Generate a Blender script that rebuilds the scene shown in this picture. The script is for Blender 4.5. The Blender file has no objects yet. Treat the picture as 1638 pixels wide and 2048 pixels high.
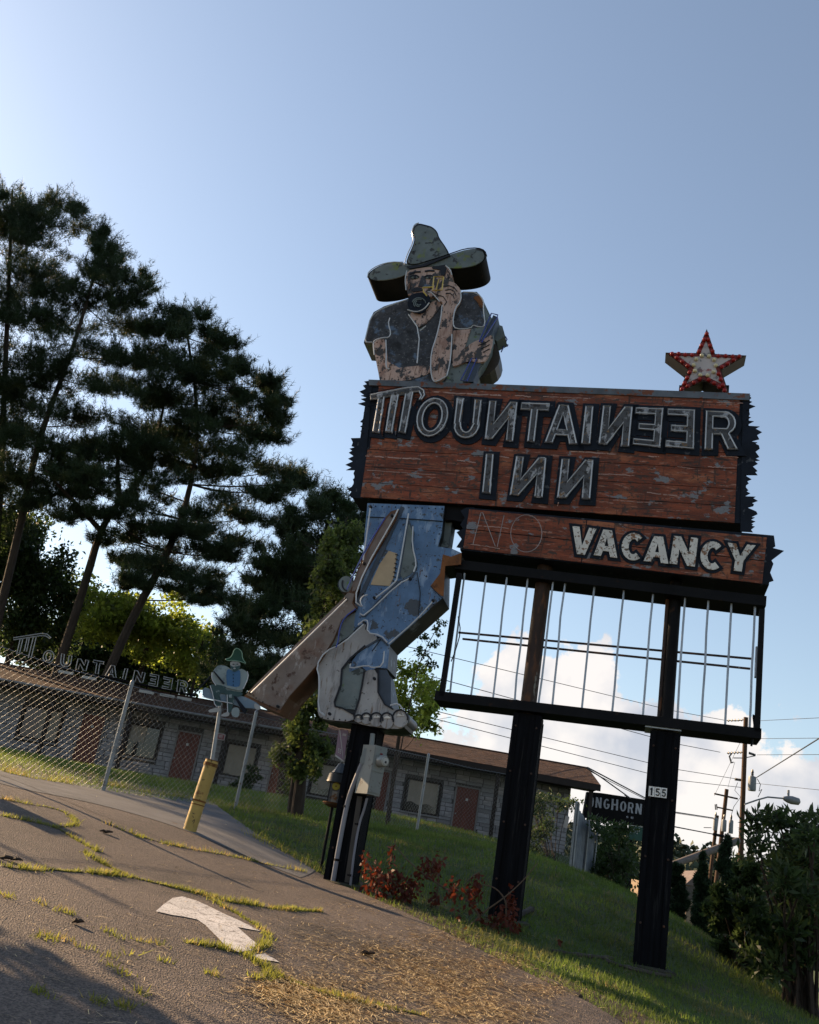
import bpy, bmesh, math, random
import numpy as np
from mathutils import Vector, Matrix
from mathutils.geometry import tessellate_polygon
random.seed(7); RNG = np.random.default_rng(11)
sc = bpy.context.scene; COL = sc.collection
R = math.radians
# ---------------------------------------------------------------- camera
FPX, PITCH, ROLL, EYE = 1950.0, R(20.9), R(10.1), 1.7
cF = np.array([0, math.cos(PITCH), math.sin(PITCH)]); c0 = np.array([1., 0, 0]); c1 = np.array([0, -math.sin(PITCH), math.cos(PITCH)])
cX = c0*math.cos(ROLL) + c1*math.sin(ROLL); cY = -c0*math.sin(ROLL) + c1*math.cos(ROLL)
CAM = np.array([0, 0, EYE])
cd = bpy.data.cameras.new('camera'); cam = bpy.data.objects.new('camera', cd); COL.objects.link(cam)
cam.matrix_world = Matrix(((cX[0], cY[0], -cF[0], 0), (cX[1], cY[1], -cF[1], 0), (cX[2], cY[2], -cF[2], EYE), (0, 0, 0, 1)))
cd.sensor_fit = 'HORIZONTAL'; cd.sensor_width = 36; cd.lens = 36*FPX/1638; cd.clip_end = 6000; cd.clip_start = .05
sc.camera = cam
# ---------------------------------------------------------------- light: low sun to the left, behind the sign
SUN_AZ, SUN_EL = R(-55), R(24)          # azimuth measured from +Y, clockwise
sund = Vector((math.sin(SUN_AZ)*math.cos(SUN_EL), math.cos(SUN_AZ)*math.cos(SUN_EL), math.sin(SUN_EL)))
sl = bpy.data.lights.new('sun', 'SUN'); sl.energy = 5.0; sl.angle = R(.5); sl.color = (1, .70, .41)
so = bpy.data.objects.new('sun', sl); COL.objects.link(so); so.location = (-30, 20, 40)
so.rotation_euler = (-sund).to_track_quat('-Z', 'Y').to_euler()
w = bpy.data.worlds.new('World'); sc.world = w; w.use_nodes = True
def build_world():
    nt = w.node_tree; N = nt.nodes; L = nt.links; N.clear()
    def nd(t, **k):
        n = N.new(t)
        for a, b in k.items(): setattr(n, a, b)
        return n
    def math_(op, a, b=None, clamp=False):
        n = nd('ShaderNodeMath', operation=op, use_clamp=clamp)
        for i, v in enumerate((a, b)):
            if v is None: continue
            if isinstance(v, (int, float)): n.inputs[i].default_value = v
            else: L.new(v, n.inputs[i])
        return n.outputs[0]
    sky = nd('ShaderNodeTexSky', sky_type='NISHITA', sun_disc=False)
    sky.sun_elevation = SUN_EL; sky.sun_rotation = SUN_AZ; sky.air_density = 1.2; sky.dust_density = .7; sky.ozone_density = 2.0
    bg = nd('ShaderNodeBackground'); bg.inputs[1].default_value = .077; hsv = nd('ShaderNodeHueSaturation'); hsv.inputs['Saturation'].default_value = .82; L.new(sky.outputs[0], hsv.inputs['Color']); L.new(hsv.outputs[0], bg.inputs[0])
    tc = nd('ShaderNodeTexCoord')
    dirv = tc.outputs['Generated']
    n1 = nd('ShaderNodeTexNoise'); n1.inputs['Scale'].default_value = 17; n1.inputs['Detail'].default_value = 12; n1.inputs['Roughness'].default_value = .64
    L.new(dirv, n1.inputs['Vector'])
    fld = None
    # cumulus heaps, low over the horizon all round: direction (from the camera), size
    cells = [((1100, 1400), .062), ((1045, 1345), .04), ((1060, 1470), .085), ((985, 1560), .07), ((1180, 1385), .035), ((1150, 1560), .10), ((1310, 1500), .052), ((1330, 1600), .09),
             ((1440, 1500), .05), ((1460, 1600), .08), ((1560, 1600), .055), ((1250, 1700), .12), ((1430, 1740), .13)]
    C = []
    for (u, v), r in cells:
        d = cF + cX*(u-819)/FPX + cY*(1024-v)/FPX; d /= np.linalg.norm(d); C.append((d, r))
    for az, el, r in ((38, 9, .12), (52, 8, .14), (70, 10, .12), (95, 8, .15), (130, 9, .13), (165, 8, .15), (200, 10, .12), (235, 8, .14), (-75, 6, .1)):
        a, e = R(az), R(el); C.append((np.array([math.sin(a)*math.cos(e), math.cos(a)*math.cos(e), math.sin(e)]), r))
    for d, r in C:
        dn = nd('ShaderNodeVectorMath', operation='DISTANCE'); L.new(dirv, dn.inputs[0]); dn.inputs[1].default_value = d
        f = math_('SUBTRACT', 1.0, math_('DIVIDE', dn.outputs['Value'], r))
        fld = f if fld is None else math_('SMOOTH_MAX', fld, f)
    for n in N:
        if n.type == 'MATH' and n.operation == 'SMOOTH_MAX': n.inputs[2].default_value = .2
    fld = math_('ADD', fld, math_('MULTIPLY', math_('SUBTRACT', n1.outputs[0], .5), 2.6))
    mr = nd('ShaderNodeMapRange', interpolation_type='SMOOTHSTEP'); L.new(fld, mr.inputs[0]); mr.inputs[1].default_value = -.03; mr.inputs[2].default_value = .13
    # sunlit and shaded billows
    n2 = nd('ShaderNodeTexNoise'); n2.inputs['Scale'].default_value = 13; n2.inputs['Detail'].default_value = 6
    mp = nd('ShaderNodeVectorMath', operation='ADD'); L.new(dirv, mp.inputs[0]); mp.inputs[1].default_value = (.013, .0, .012); L.new(mp.outputs[0], n2.inputs['Vector'])
    cr = nd('ShaderNodeValToRGB'); L.new(n2.outputs[0], cr.inputs[0])
    cr.color_ramp.elements[0].position = .36; cr.color_ramp.elements[0].color = (.55, .58, .66, 1)
    cr.color_ramp.elements[1].position = .6; cr.color_ramp.elements[1].color = (.97, .91, .87, 1)
    bc = nd('ShaderNodeBackground'); bc.inputs[1].default_value = .43; L.new(cr.outputs[0], bc.inputs[0])
    mx = nd('ShaderNodeMixShader'); L.new(math_('MULTIPLY', mr.outputs[0], .93), mx.inputs[0]); L.new(bg.outputs[0], mx.inputs[1]); L.new(bc.outputs[0], mx.inputs[2])
    out = nd('ShaderNodeOutputWorld'); L.new(mx.outputs[0], out.inputs[0])
build_world()
vs = sc.view_settings; vs.view_transform = 'Standard'; vs.look = 'None'; vs.exposure = 1.32; vs.gamma = 1; vs.use_curve_mapping = False
sc.cycles.max_bounces = 6; sc.cycles.transparent_max_bounces = 12
# ---------------------------------------------------------------- pixel helpers: a place in the photograph at a stated distance
def ray(u, v): return cF + cX*((u-819)/FPX) + cY*((1024-v)/FPX)
def P(u, v, Y):
    q = ray(u, v); return CAM + q*(Y/q[1])
SA = R(15.3); S_s = np.array([math.cos(SA), -math.sin(SA), 0]); S_n = np.array([-math.sin(SA), -math.cos(SA), 0])
S_O = P(675, 1768, 14)
def S(u, v, off=0.0):
    q = ray(u, v); t = ((S_O-CAM) @ S_n + off)/(q @ S_n); return CAM + q*t
# ---------------------------------------------------------------- terrain
def make_terrain():
    pts = [P(*a) for a in [(675, 1768, 14), (1008, 1838, 13.4), (1297, 1939, 12.92), (378, 1662, 14), (205, 1585, 17), (833, 1665, 24.7), (590, 1626, 22), (1139, 1744, 28),
        (20, 1518, 41), (187, 1529, 42), (379, 1568, 42), (945, 1683, 42), (1150, 1722, 42), (1290, 1806, 21), (1385, 1858, 17.5), (1455, 1915, 15.5), (1300, 2048, 9.6), (1500, 2030, 11.5), (1600, 2030, 12.5)]]
    pl = lambda x, y: [x, y, .01-.10*x+.12*y]
    pts += [pl(*a) for a in [(0, 0), (-4, 2), (-2, 5), (0, 6), (-4, 8), (-1, 9), (-6, 12), (-2.5, 11), (1, 9), (2, 6), (3, -4), (-4, -6), (-9, 4), (-11, 10), (.4, 11.8)]]
    pts += [[9, 29, 1.2], [12, 22, -.9], [10, 14, -.9], [9, 8, -.6], [13, 10, -1.3], [15.5, 20, -1.4], [15.5, 4, -1.3], [15.5, -6, -1.2], [15, 34, -1.2], [13, 42, .5], [15.5, 48, -.5], [7, 2, -.1],
            [-20, 20, 4], [-24, 8, 3.6], [-24, 34, 5], [-20, 48, 5.2], [0, 48, 4.8], [-14, 30, 3.6], [-24, -6, 2]]
    A = np.array(pts); n = len(A); sc_ = 10.0
    xy = A[:, :2]/sc_
    def phi(d2): return np.where(d2 > 1e-12, .5*d2*np.log(np.maximum(d2, 1e-12)), 0)
    K = phi(((xy[:, None]-xy[None])**2).sum(-1)) + np.eye(n)*.004
    Pm = np.c_[np.ones(n), xy]
    M = np.block([[K, Pm], [Pm.T, np.zeros((3, 3))]])
    w_ = np.linalg.solve(M, np.r_[A[:, 2], 0, 0, 0])
    def H(x, y):
        x = np.clip(np.asarray(x, float), -24, 15.5); y = np.clip(np.asarray(y, float), -6, 48)
        sh = np.broadcast(x, y).shape; q = np.stack([np.broadcast_to(x, sh).ravel(), np.broadcast_to(y, sh).ravel()], 1)/sc_
        out = np.empty(len(q))
        for i in range(0, len(q), 20000):
            b = q[i:i+20000]; out[i:i+20000] = phi(((b[:, None]-xy[None])**2).sum(-1)) @ w_[:n] + np.c_[np.ones(len(b)), b] @ w_[n:]
        return out.reshape(sh)
    return H
H = make_terrain()
def G(u, v):
    "where the ray through a place in the photograph meets the ground"
    q = ray(u, v); ts = np.linspace(4, 45, 500); p = CAM + q*ts[:, None]/q[1]
    d = p[:, 2]-H(p[:, 0], p[:, 1]); i = np.argmax(d < 0)
    if not (d < 0).any(): return p[-1]
    a = d[i-1]/(d[i-1]-d[i]) if i else 0
    return p[i-1]*(1-a)+p[i]*a if i else p[0]
# ---------------------------------------------------------------- materials
MATS = {}; MAT_K = 1.0
def mat(name, base, rough=.7, layers=(), bump=None, metal=0, spec=.3, translucent=0, thue=.475, tval=2.6, stretch=(1, 1, 1), vary=.25, vscale=3.0):
    """base colour, mottled by `vary`; layers = (colour, noise scale, threshold 0..1, softness[, stretch]) laid on top; bump = (scale, strength)"""
    if name in MATS: return MATS[name]
    base = tuple(c*MAT_K for c in base); layers = [(tuple(c*MAT_K for c in l[0]),)+tuple(l[1:]) for l in layers]
    m = bpy.data.materials.new(name); m.use_nodes = True; nt = m.node_tree; N = nt.nodes; L = nt.links
    b = N['Principled BSDF']; b.inputs['Roughness'].default_value = rough; b.inputs['Metallic'].default_value = metal; b.inputs['Specular IOR Level'].default_value = spec
    tc = N.new('ShaderNodeTexCoord')
    def noise(scale, st, det=5, rg=.6):
        mp = N.new('ShaderNodeMapping'); mp.inputs['Scale'].default_value = st; mp.inputs['Location'].default_value = (random.uniform(0, 50),)*3; L.new(tc.outputs['Object'], mp.inputs[0])
        n = N.new('ShaderNodeTexNoise'); n.inputs['Scale'].default_value = scale; n.inputs['Detail'].default_value = det; n.inputs['Roughness'].default_value = rg; L.new(mp.outputs[0], n.inputs[0]); return n.outputs[0]
    nz = noise(vscale, stretch)
    cr = N.new('ShaderNodeValToRGB'); L.new(nz, cr.inputs[0]); e = cr.color_ramp.elements
    e[0].position = .3; e[1].position = .72
    e[0].color = (*[c*(1-vary) for c in base], 1); e[1].color = (*[min(1, c*(1+vary)) for c in base], 1)
    col = cr.outputs[0]
    for ly in layers:
        c, s_, th, soft = ly[:4]; th = .5+(th-.5)*.62; st = ly[4] if len(ly) > 4 else stretch
        mr = N.new('ShaderNodeMapRange'); L.new(noise(s_, st, 8, .62), mr.inputs[0]); mr.inputs[1].default_value = th; mr.inputs[2].default_value = th+soft
        mx = N.new('ShaderNodeMix'); mx.data_type = 'RGBA'; L.new(mr.outputs[0], mx.inputs[0]); L.new(col, mx.inputs[6]); mx.inputs[7].default_value = (*c, 1); col = mx.outputs[2]
    L.new(col, b.inputs['Base Color'])
    if bump:
        bp = N.new('ShaderNodeBump'); bp.inputs['Strength'].default_value = bump[1]; bp.inputs['Distance'].default_value = bump[2] if len(bump) > 2 else .02
        L.new(noise(bump[0], stretch, 6), bp.inputs['Height']); L.new(bp.outputs[0], b.inputs['Normal'])
    if translucent:
        t = N.new('ShaderNodeBsdfTranslucent'); hs = N.new('ShaderNodeHueSaturation'); hs.inputs['Value'].default_value = tval; hs.inputs['Hue'].default_value = thue; L.new(col, hs.inputs['Color']); L.new(hs.outputs[0], t.inputs[0])
        mx = N.new('ShaderNodeMixShader'); mx.inputs[0].default_value = translucent; L.new(b.outputs[0], mx.inputs[1]); L.new(t.outputs[0], mx.inputs[2]); L.new(mx.outputs[0], N['Material Output'].inputs[0])
    MATS[name] = m; return m
# ---------------------------------------------------------------- mesh helpers
def tag(o, label=None, cat=None, group=None, kind=None):
    if label: o['label'] = label
    if cat: o['category'] = cat
    if group: o['group'] = group
    if kind: o['kind'] = kind
    return o
def root_loc(o):
    l = np.zeros(3)
    while o is not None: l += np.array(o.location); o = o.parent
    return l
def thing(name, loc, label, cat, group=None):
    o = bpy.data.objects.new(name, None); COL.objects.link(o); o.location = loc; o.empty_display_size = .2; return tag(o, label, cat, group)
def link(name, me, m, parent=None, loc=(0, 0, 0)):
    if m is not None and not me.materials: me.materials.append(m)
    o = bpy.data.objects.new(name, me); COL.objects.link(o)
    if parent is not None: o.parent = parent
    o.location = loc; return o
class MB:
    def __init__(s): s.v = []; s.f = []
    def add(s, vs, fs):
        k = len(s.v); s.v += [tuple(map(float, p)) for p in vs]; s.f += [tuple(i+k for i in f) for f in fs]; return s
    def hexa(s, c):   # 8 corners: bottom 4 (ccw), top 4
        return s.add(c, [(3, 2, 1, 0), (4, 5, 6, 7), (0, 1, 5, 4), (1, 2, 6, 5), (2, 3, 7, 6), (3, 0, 4, 7)])
    def box(s, x0, x1, y0, y1, z0, z1):
        return s.hexa([(x0, y0, z0), (x1, y0, z0), (x1, y1, z0), (x0, y1, z0), (x0, y0, z1), (x1, y0, z1), (x1, y1, z1), (x0, y1, z1)])
    def beam(s, a, b, wx, wy, side=None):
        "square bar from a to b; wx along `side`, wy across it"
        a = np.array(a, float); b = np.array(b, float); t = b-a; t /= np.linalg.norm(t)
        side = np.array(side if side is not None else ((1, 0, 0) if abs(t[0]) < .9 else (0, 1, 0)), float)
        x = side-(side@t)*t; x /= np.linalg.norm(x); y = np.cross(t, x); c = []
        for p in (a, b):
            for i, j in ((-1, -1), (1, -1), (1, 1), (-1, 1)): c.append(p+x*i*wx/2+y*j*wy/2)
        return s.hexa(c)
    def tube(s, pts, r, n=6, closed=False, cap=True):
        pts = [np.array(p, float) for p in pts]; m = len(pts)
        rs = r if hasattr(r, '__len__') else [r]*m
        rings = []; prev = None
        for i in range(m):
            a = pts[(i-1) % m] if (closed or i) else pts[0]; b = pts[(i+1) % m] if (closed or i < m-1) else pts[-1]
            t = b-a; t = t/(np.linalg.norm(t)+1e-9)
            if prev is None: x = np.cross(t, (0, 0, 1) if abs(t[2]) < .9 else (1, 0, 0))
            else: x = prev-(prev@t)*t
            x /= np.linalg.norm(x)+1e-9; prev = x; y = np.cross(t, x)
            rings.append([pts[i]+(x*math.cos(k*2*math.pi/n)+y*math.sin(k*2*math.pi/n))*rs[i] for k in range(n)])
        fs = []; q = m if closed else m-1
        for i in range(q):
            j = (i+1) % m
            for k in range(n): k2 = (k+1) % n; fs.append((i*n+k, i*n+k2, j*n+k2, j*n+k))
        if cap and not closed: fs += [tuple(range(n-1, -1, -1)), tuple((m-1)*n+k for k in range(n))]
        return s.add([p for r_ in rings for p in r_], fs)
    def prism(s, loops, back):
        "front loops (first is the outline, others holes) pushed along `back`"
        loops = [[np.array(p, float) for p in l] for l in loops]; flat = [p for l in loops for p in l]; n = len(flat); back = np.array(back, float)
        tri = tessellate_polygon([[Vector(p) for p in l] for l in loops])
        fs = [tuple(t) for t in tri] + [tuple(i+n for i in reversed(t)) for t in tri]; k = 0
        for l in loops:
            m = len(l)
            for i in range(m): j = (i+1) % m; fs.append((k+i, k+i+n, k+j+n, k+j))
            k += m
        return s.add(flat+[p+back for p in flat], fs)
    def lathe(s, c, prof, n=12, axis=(0, 0, 1)):
        c = np.array(c, float); t = np.array(axis, float); t /= np.linalg.norm(t); x = np.cross(t, (0, 1, 0) if abs(t[1]) < .9 else (1, 0, 0)); x /= np.linalg.norm(x); y = np.cross(t, x)
        vs = [c+t*h+(x*math.cos(k*2*math.pi/n)+y*math.sin(k*2*math.pi/n))*r for r, h in prof for k in range(n)]; fs = []
        for i in range(len(prof)-1):
            for k in range(n): k2 = (k+1) % n; fs.append((i*n+k, i*n+k2, (i+1)*n+k2, (i+1)*n+k))
        fs += [tuple(range(n-1, -1, -1)), tuple((len(prof)-1)*n+k for k in range(n))]
        return s.add(vs, fs)
    def mesh(s, name, base=(0, 0, 0), smooth=False, fix=True):
        me = bpy.data.meshes.new(name); b = np.array(base); me.from_pydata([tuple(np.array(p)-b) for p in s.v], [], s.f)
        if fix:
            bm = bmesh.new(); bm.from_mesh(me); bmesh.ops.recalc_face_normals(bm, faces=bm.faces); bm.to_mesh(me); bm.free()
        if smooth:
            me.polygons.foreach_set('use_smooth', [True]*len(me.polygons)); me.set_sharp_from_angle(angle=R(40))
        me.update(); return me
    def build(s, name, m, parent=None, loc=None, smooth=False, fix=True):
        base = root_loc(parent) if parent is not None else (np.array(loc) if loc is not None else np.zeros(3))
        return link(name, s.mesh(name, base, smooth, fix), m, parent, (0, 0, 0) if parent is not None else tuple(base))
def raw_mesh(name, V, F, smooth=False):
    "fast mesh from numpy arrays; F is (n,3) or (n,4)"
    me = bpy.data.meshes.new(name); V = np.asarray(V, np.float32); F = np.asarray(F, np.int32); k = F.shape[1]
    me.vertices.add(len(V)); me.vertices.foreach_set('co', V.ravel()); me.loops.add(F.size); me.loops.foreach_set('vertex_index', F.ravel())
    me.polygons.add(len(F)); me.polygons.foreach_set('loop_start', np.arange(0, F.size, k, dtype=np.int32))
    if smooth: me.polygons.foreach_set('use_smooth', np.ones(len(F), bool))
    me.update(calc_edges=True); me.validate(); return me
def chaikin(p, it=2, closed=True):
    for _ in range(it):
        q = []; n = len(p)
        for i in range(n if closed else n-1):
            a = np.array(p[i], float); b = np.array(p[(i+1) % n], float); q += [a*.75+b*.25, a*.25+b*.75]
        if not closed: q = [np.array(p[0], float)]+q+[np.array(p[-1], float)]
        p = q
    return p
def offset_poly(p, d):
    "grow (d>0) an outline by d, mitred, whichever way it winds"
    p = [np.array(a, float) for a in p]; n = len(p)
    ar = sum(p[i][0]*p[(i+1) % n][1]-p[(i+1) % n][0]*p[i][1] for i in range(n)); sgn = 1 if ar > 0 else -1; out = []
    for i in range(n):
        a = p[i]-p[i-1]; b = p[(i+1) % n]-p[i]; a = a/(np.linalg.norm(a)+1e-9); b = b/(np.linalg.norm(b)+1e-9)
        na = np.array([a[1], -a[0]])*sgn; nb = np.array([b[1], -b[0]])*sgn; m = na+nb; l = np.linalg.norm(m)
        if l < .3: m = na; k = 1
        else: m = m/l; k = min(1/max(.35, m@na), 1.9)
        out.append(p[i]+m*d*k)
    return out
def arc(cx, cy, rx, ry, a0, a1, n=10): return [(cx+rx*math.cos(R(a0+(a1-a0)*i/n)), cy+ry*math.sin(R(a0+(a1-a0)*i/n))) for i in range(n+1)]
def ell(cx, cy, rx, ry, n=20): return arc(cx, cy, rx, ry, 0, 360*(n-1)/n, n-1)
def stroke(pts, w, closed=False):
    p = [np.array(a, float) for a in pts]; n = len(p); Lf = []; Rt = []
    for i in range(n):
        t = p[min(i+1, n-1)]-p[max(i-1, 0)]; t /= np.linalg.norm(t)+1e-9; nn = np.array([-t[1], t[0]]); Lf.append(p[i]+nn*w/2); Rt.append(p[i]-nn*w/2)
    return Lf+Rt[::-1]
def glyph(ch, w=.3, h=.19):
    "outline loops of a capital in the unit square, y up"
    q = 1-w
    if ch == 'I': return [[(0, 0), (1, 0), (1, 1), (0, 1)]]
    if ch == 'T': return [[(.5-w/2, 0), (.5+w/2, 0), (.5+w/2, 1-h), (1, 1-h), (1, 1), (0, 1), (0, 1-h), (.5-w/2, 1-h)]]
    if ch == 'N': return [[(0, 0), (w, 0), (w, .55), (q, 0), (1, 0), (1, 1), (q, 1), (q, .45), (w, 1), (0, 1)]]
    if ch == 'E': return [[(0, 0), (1, 0), (1, h), (w, h), (w, .5-h/2), (.85, .5-h/2), (.85, .5+h/2), (w, .5+h/2), (w, 1-h), (1, 1-h), (1, 1), (0, 1)]]
    if ch == 'L': return [[(0, 0), (1, 0), (1, h), (w, h), (w, 1), (0, 1)]]
    if ch == 'H': return [[(0, 0), (w, 0), (w, .5-h/2), (q, .5-h/2), (q, 0), (1, 0), (1, 1), (q, 1), (q, .5+h/2), (w, .5+h/2), (w, 1), (0, 1)]]
    if ch == 'U': return [[(0, 1), (0, .35)]+arc(.5, .35, .5, .35, 180, 360, 10)+[(1, .35), (1, 1), (q, 1), (q, .4)]+arc(.5, .4, .5-w, .4-h, 360, 180, 8)+[(w, .4), (w, 1)]]
    if ch == 'O': return [ell(.5, .5, .5, .5, 24), ell(.5, .5, .5-w, .5-h, 24)[::-1]]
    if ch == 'C': return [arc(.5, .5, .5, .5, 48, 312, 18)+arc(.5, .5, .5-w, .5-h, 312, 48, 16)]
    if ch == 'G': return [arc(.5, .5, .5, .5, 48, 335, 18)+[(.98, .52), (.55, .52), (.55, .38), (1-w*.9, .38)]+arc(.5, .5, .5-w, .5-h, 310, 48, 14)]
    if ch == 'A': return [[(0, 0), (w, 0), (w+.07, .2), (q-.07, .2), (q, 0), (1, 0), (.5+w*.62, 1), (.5-w*.62, 1)], [(w+.12, .2+h*.85), (.5, .74), (q-.12, .2+h*.85)]]
    if ch == 'V': return [[(0, 1), (.5-w*.55, 0), (.5+w*.55, 0), (1, 1), (q, 1), (.5, .32), (w, 1)]]
    if ch == 'Y': return [[(0, 1), (.5-w/2, .4), (.5-w/2, 0), (.5+w/2, 0), (.5+w/2, .4), (1, 1), (q, 1), (.5, .56), (w, 1)]]
    if ch == 'R': return [[(0, 0), (w, 0), (w, .38), (.5, .38), (q-.02, 0), (1.04, 0), (.78, .42)]+arc(.62, .7, .36, .3, -60, 90, 8)+[(0, 1)], [(w, .57), (w, 1-h)]+arc(.6, .69, .36-w*.9, .31-h, 90, -60, 6)]
    if ch == 'P': return [[(0, 0), (w, 0), (w, .4)]+arc(.6, .7, .4, .3, -90, 90, 8)+[(0, 1)], [(w, .4+h), (w, 1-h)]+arc(.6, .7, .4-w, .3-h, 90, -90, 6)]
    if ch == 'S': return [stroke(arc(.5, .74, .36, .18, 20, 270, 10)+arc(.5, .29, .36, .2, 90, -160, 10), .24)]
    if ch == '1': return [[(.35, 0), (.7, 0), (.7, 1), (.45, 1), (.15, .8), (.15, .66), (.35, .76)]]
    if ch == '5': return [[(.1, 1), (.1, .48), (.3, .44)]+arc(.48, .32, .26, .17, 110, -120, 9)+[(.2, .26), (.03, .24)]+arc(.48, .32, .48, .32, 205, 450, 14)+[(.36, .6), (.36, .82), (.9, .82), (.9, 1)]]
    if ch == 'M':   # three legs under a beam that ends in a curl
        a = [(220, 178), (505, 122), (585, 117), (628, 145), (637, 185), (610, 225), (578, 228), (597, 190), (585, 165), (548, 170), (490, 475), (432, 462), (480, 185), (440, 190), (390, 470), (333, 462), (375, 200), (335, 207), (295, 470), (237, 462), (278, 218), (222, 225)]
        return [[((x-220)/417, (475-y)/358) for x, y in a]]
def quad_map(q, loops, mirror=False):
    "unit-square loops into a pixel quad given as TL, TR, BL, BR"
    tl, tr, bl, br = [np.array(a, float) for a in q]; out = []
    for l in loops:
        o = []
        for x, y in l:
            x = 1-x if mirror else x; o.append((bl*(1-x)+br*x)*(1-y)+(tl*(1-x)+tr*x)*y)
        out.append(o)
    return out
def Z(ox, oy, k): return lambda pts: [np.array((ox+x*k, oy+y*k)) for x, y in pts]
Z1 = Z(680, 420, 380/1638); Z2 = Z(480, 980, 480/1638); Z3 = Z(680, 740, 440/1638); Z4 = Z(1080, 640, 500/1638); Z5 = Z(860, 1000, 720/1638); Z6 = Z(560, 1400, 500/1638)
Z7 = Z(0, 1240, 640/1638); Z7b = Z(0, 1250, 400/1638); Z8 = Z(860, 1480, 460/1638); ZF = Z(340, 1280, 220/1126); ZM = Z(640, 1440, 220/1252); ZU = Z(1320, 1400, 318/1638)
# ================================================================ GROUND
grassground = mat('grass_ground', (.040, .060, .014), .95, [((.055, .045, .024), 1.1, .60, .15), ((.10, .075, .04), 3.5, .66, .1)], bump=(40, .6, .03), vary=.45, vscale=1.5)
def asphalt_mat():
    m = mat('old_asphalt', (.082, .064, .054), .75, [((.042, .033, .028), .7, .52, .18), ((.115, .09, .074), 1.7, .62, .2), ((.05, .043, .04), 5, .66, .12)], vary=.25, vscale=.6, spec=.4)
    nt = m.node_tree; N = nt.nodes; L = nt.links; b = N['Principled BSDF']; src = b.inputs['Base Color'].links[0].from_socket
    tc = N.new('ShaderNodeTexCoord'); vo = N.new('ShaderNodeTexVoronoi'); vo.inputs['Scale'].default_value = 75; L.new(tc.outputs['Object'], vo.inputs[0])
    cr = N.new('ShaderNodeValToRGB'); L.new(vo.outputs['Color'], cr.inputs[0]); cr.color_ramp.elements[0].color = (.25, .25, .25, 1); cr.color_ramp.elements[1].color = (2.1, 2.05, 2.0, 1)
    mx = N.new('ShaderNodeMix'); mx.data_type = 'RGBA'; mx.blend_type = 'MULTIPLY'; mx.inputs[0].default_value = .9; L.new(src, mx.inputs[6]); L.new(cr.outputs[0], mx.inputs[7]); L.new(mx.outputs[2], b.inputs['Base Color'])
    bp = N.new('ShaderNodeBump'); bp.inputs['Strength'].default_value = 1.0; bp.inputs['Distance'].default_value = .010; L.new(vo.outputs['Distance'], bp.inputs['Height'])
    n2 = N.new('ShaderNodeTexNoise'); n2.inputs['Scale'].default_value = 3; n2.inputs['Detail'].default_value = 8; L.new(tc.outputs['Object'], n2.inputs[0])
    bp2 = N.new('ShaderNodeBump'); bp2.inputs['Strength'].default_value = .25; bp2.inputs['Distance'].default_value = .02; L.new(n2.outputs[0], bp2.inputs['Height']); L.new(bp.outputs[0], bp2.inputs['Normal']); L.new(bp2.outputs[0], b.inputs['Normal'])
    return m
asphalt = asphalt_mat()
def sheet(name, xs, ys, m, lift=0.0, rough=0.0):
    X, Y = np.meshgrid(xs, ys); Zz = H(X, Y)+lift
    if rough: Zz = Zz+RNG.normal(0, rough, Zz.shape)
    nx, ny = len(xs), len(ys); V = np.stack([X.ravel(), Y.ravel(), Zz.ravel()], 1)
    i = np.arange((ny-1)*(nx-1)); r_, c_ = i//(nx-1), i % (nx-1); a = r_*nx+c_
    o = link(name, raw_mesh(name, V, np.stack([a, a+1, a+nx+1, a+nx], 1), True), m); return tag(o, kind='structure')
cx = np.concatenate([[-900, -400, -150, -70, -40], np.arange(-26, 17.01, .5), [22, 40, 80, 160, 400, 900]])
cy = np.concatenate([[-300, -80, -25, -10], np.arange(-6, 48.01, .5), [55, 70, 100, 160, 260, 500, 1200]])
sheet('ground', cx, cy, grassground)
# right-hand edge of the paving, from behind the camera up to the fence
edge = [np.array((3.4, -9, 0.)), np.array((3.6, 2, 0.)), np.array((3.3, 6, 0.))]+[G(*p) for p in ((1250, 2046), (1090, 1968), (960, 1905), (830, 1838), (705, 1782), (640, 1750), (560, 1705), (500, 1668), (455, 1632), (395, 1588), (300, 1580), (215, 1577))]
edge = chaikin([e[:2] for e in edge], 3, False)
ef = P(205, 1585, 17); fd = np.array([-5.7, -7.7]); fd /= np.linalg.norm(fd)
nr = len(edge); left = []
L0 = np.array((-26., -9.)); L1 = ef[:2]+fd*.2
for i, e in enumerate(edge):
    t = i/(nr-1)
    left.append(np.array((-26, -9+ (e[1]+9)*.9)) if t < .75 else (np.array((-26, -9+(e[1]+9)*.9))*(1-(t-.75)/.25)+np.array(ef[:2]+fd*.3)*((t-.75)/.25)))
def ruled(name, A, B, n, m, lift):
    V = []; k = len(A)
    for a, b in zip(A, B):
        for j in range(n): q = np.array(a)*(1-j/(n-1))+np.array(b)*(j/(n-1)); V.append(q)
    V = np.array(V); z = H(V[:, 0], V[:, 1])+lift; V = np.c_[V, z]; F = []
    for i in range(k-1):
        for j in range(n-1): a = i*n+j; F.append((a, a+n, a+n+1, a+1))
    return link(name, raw_mesh(name, V, F, True), m)
sg = np.linspace(0, 1, 70)**2
V = []
lot = None
def lot_sheet():
    V = []; n = len(sg)
    jit = RNG.normal(0, .05, nr)
    for i, (e, l) in enumerate(zip(edge, left)):
        for s_ in sg: V.append(np.array(e)*(1-s_)+np.array(l)*s_+(np.array((jit[i], jit[i]*.5)) if s_ == 0 else 0))
    V = np.array(V); V = np.c_[V, H(V[:, 0], V[:, 1])+.025]; V[::n, 2] -= .03; F = []
    for i in range(nr-1):
        for j in range(n-1): a = i*n+j; F.append((a, a+n, a+n+1, a+1))
    return link('parking_lot', raw_mesh('parking_lot', V, F, True), asphalt)
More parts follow.
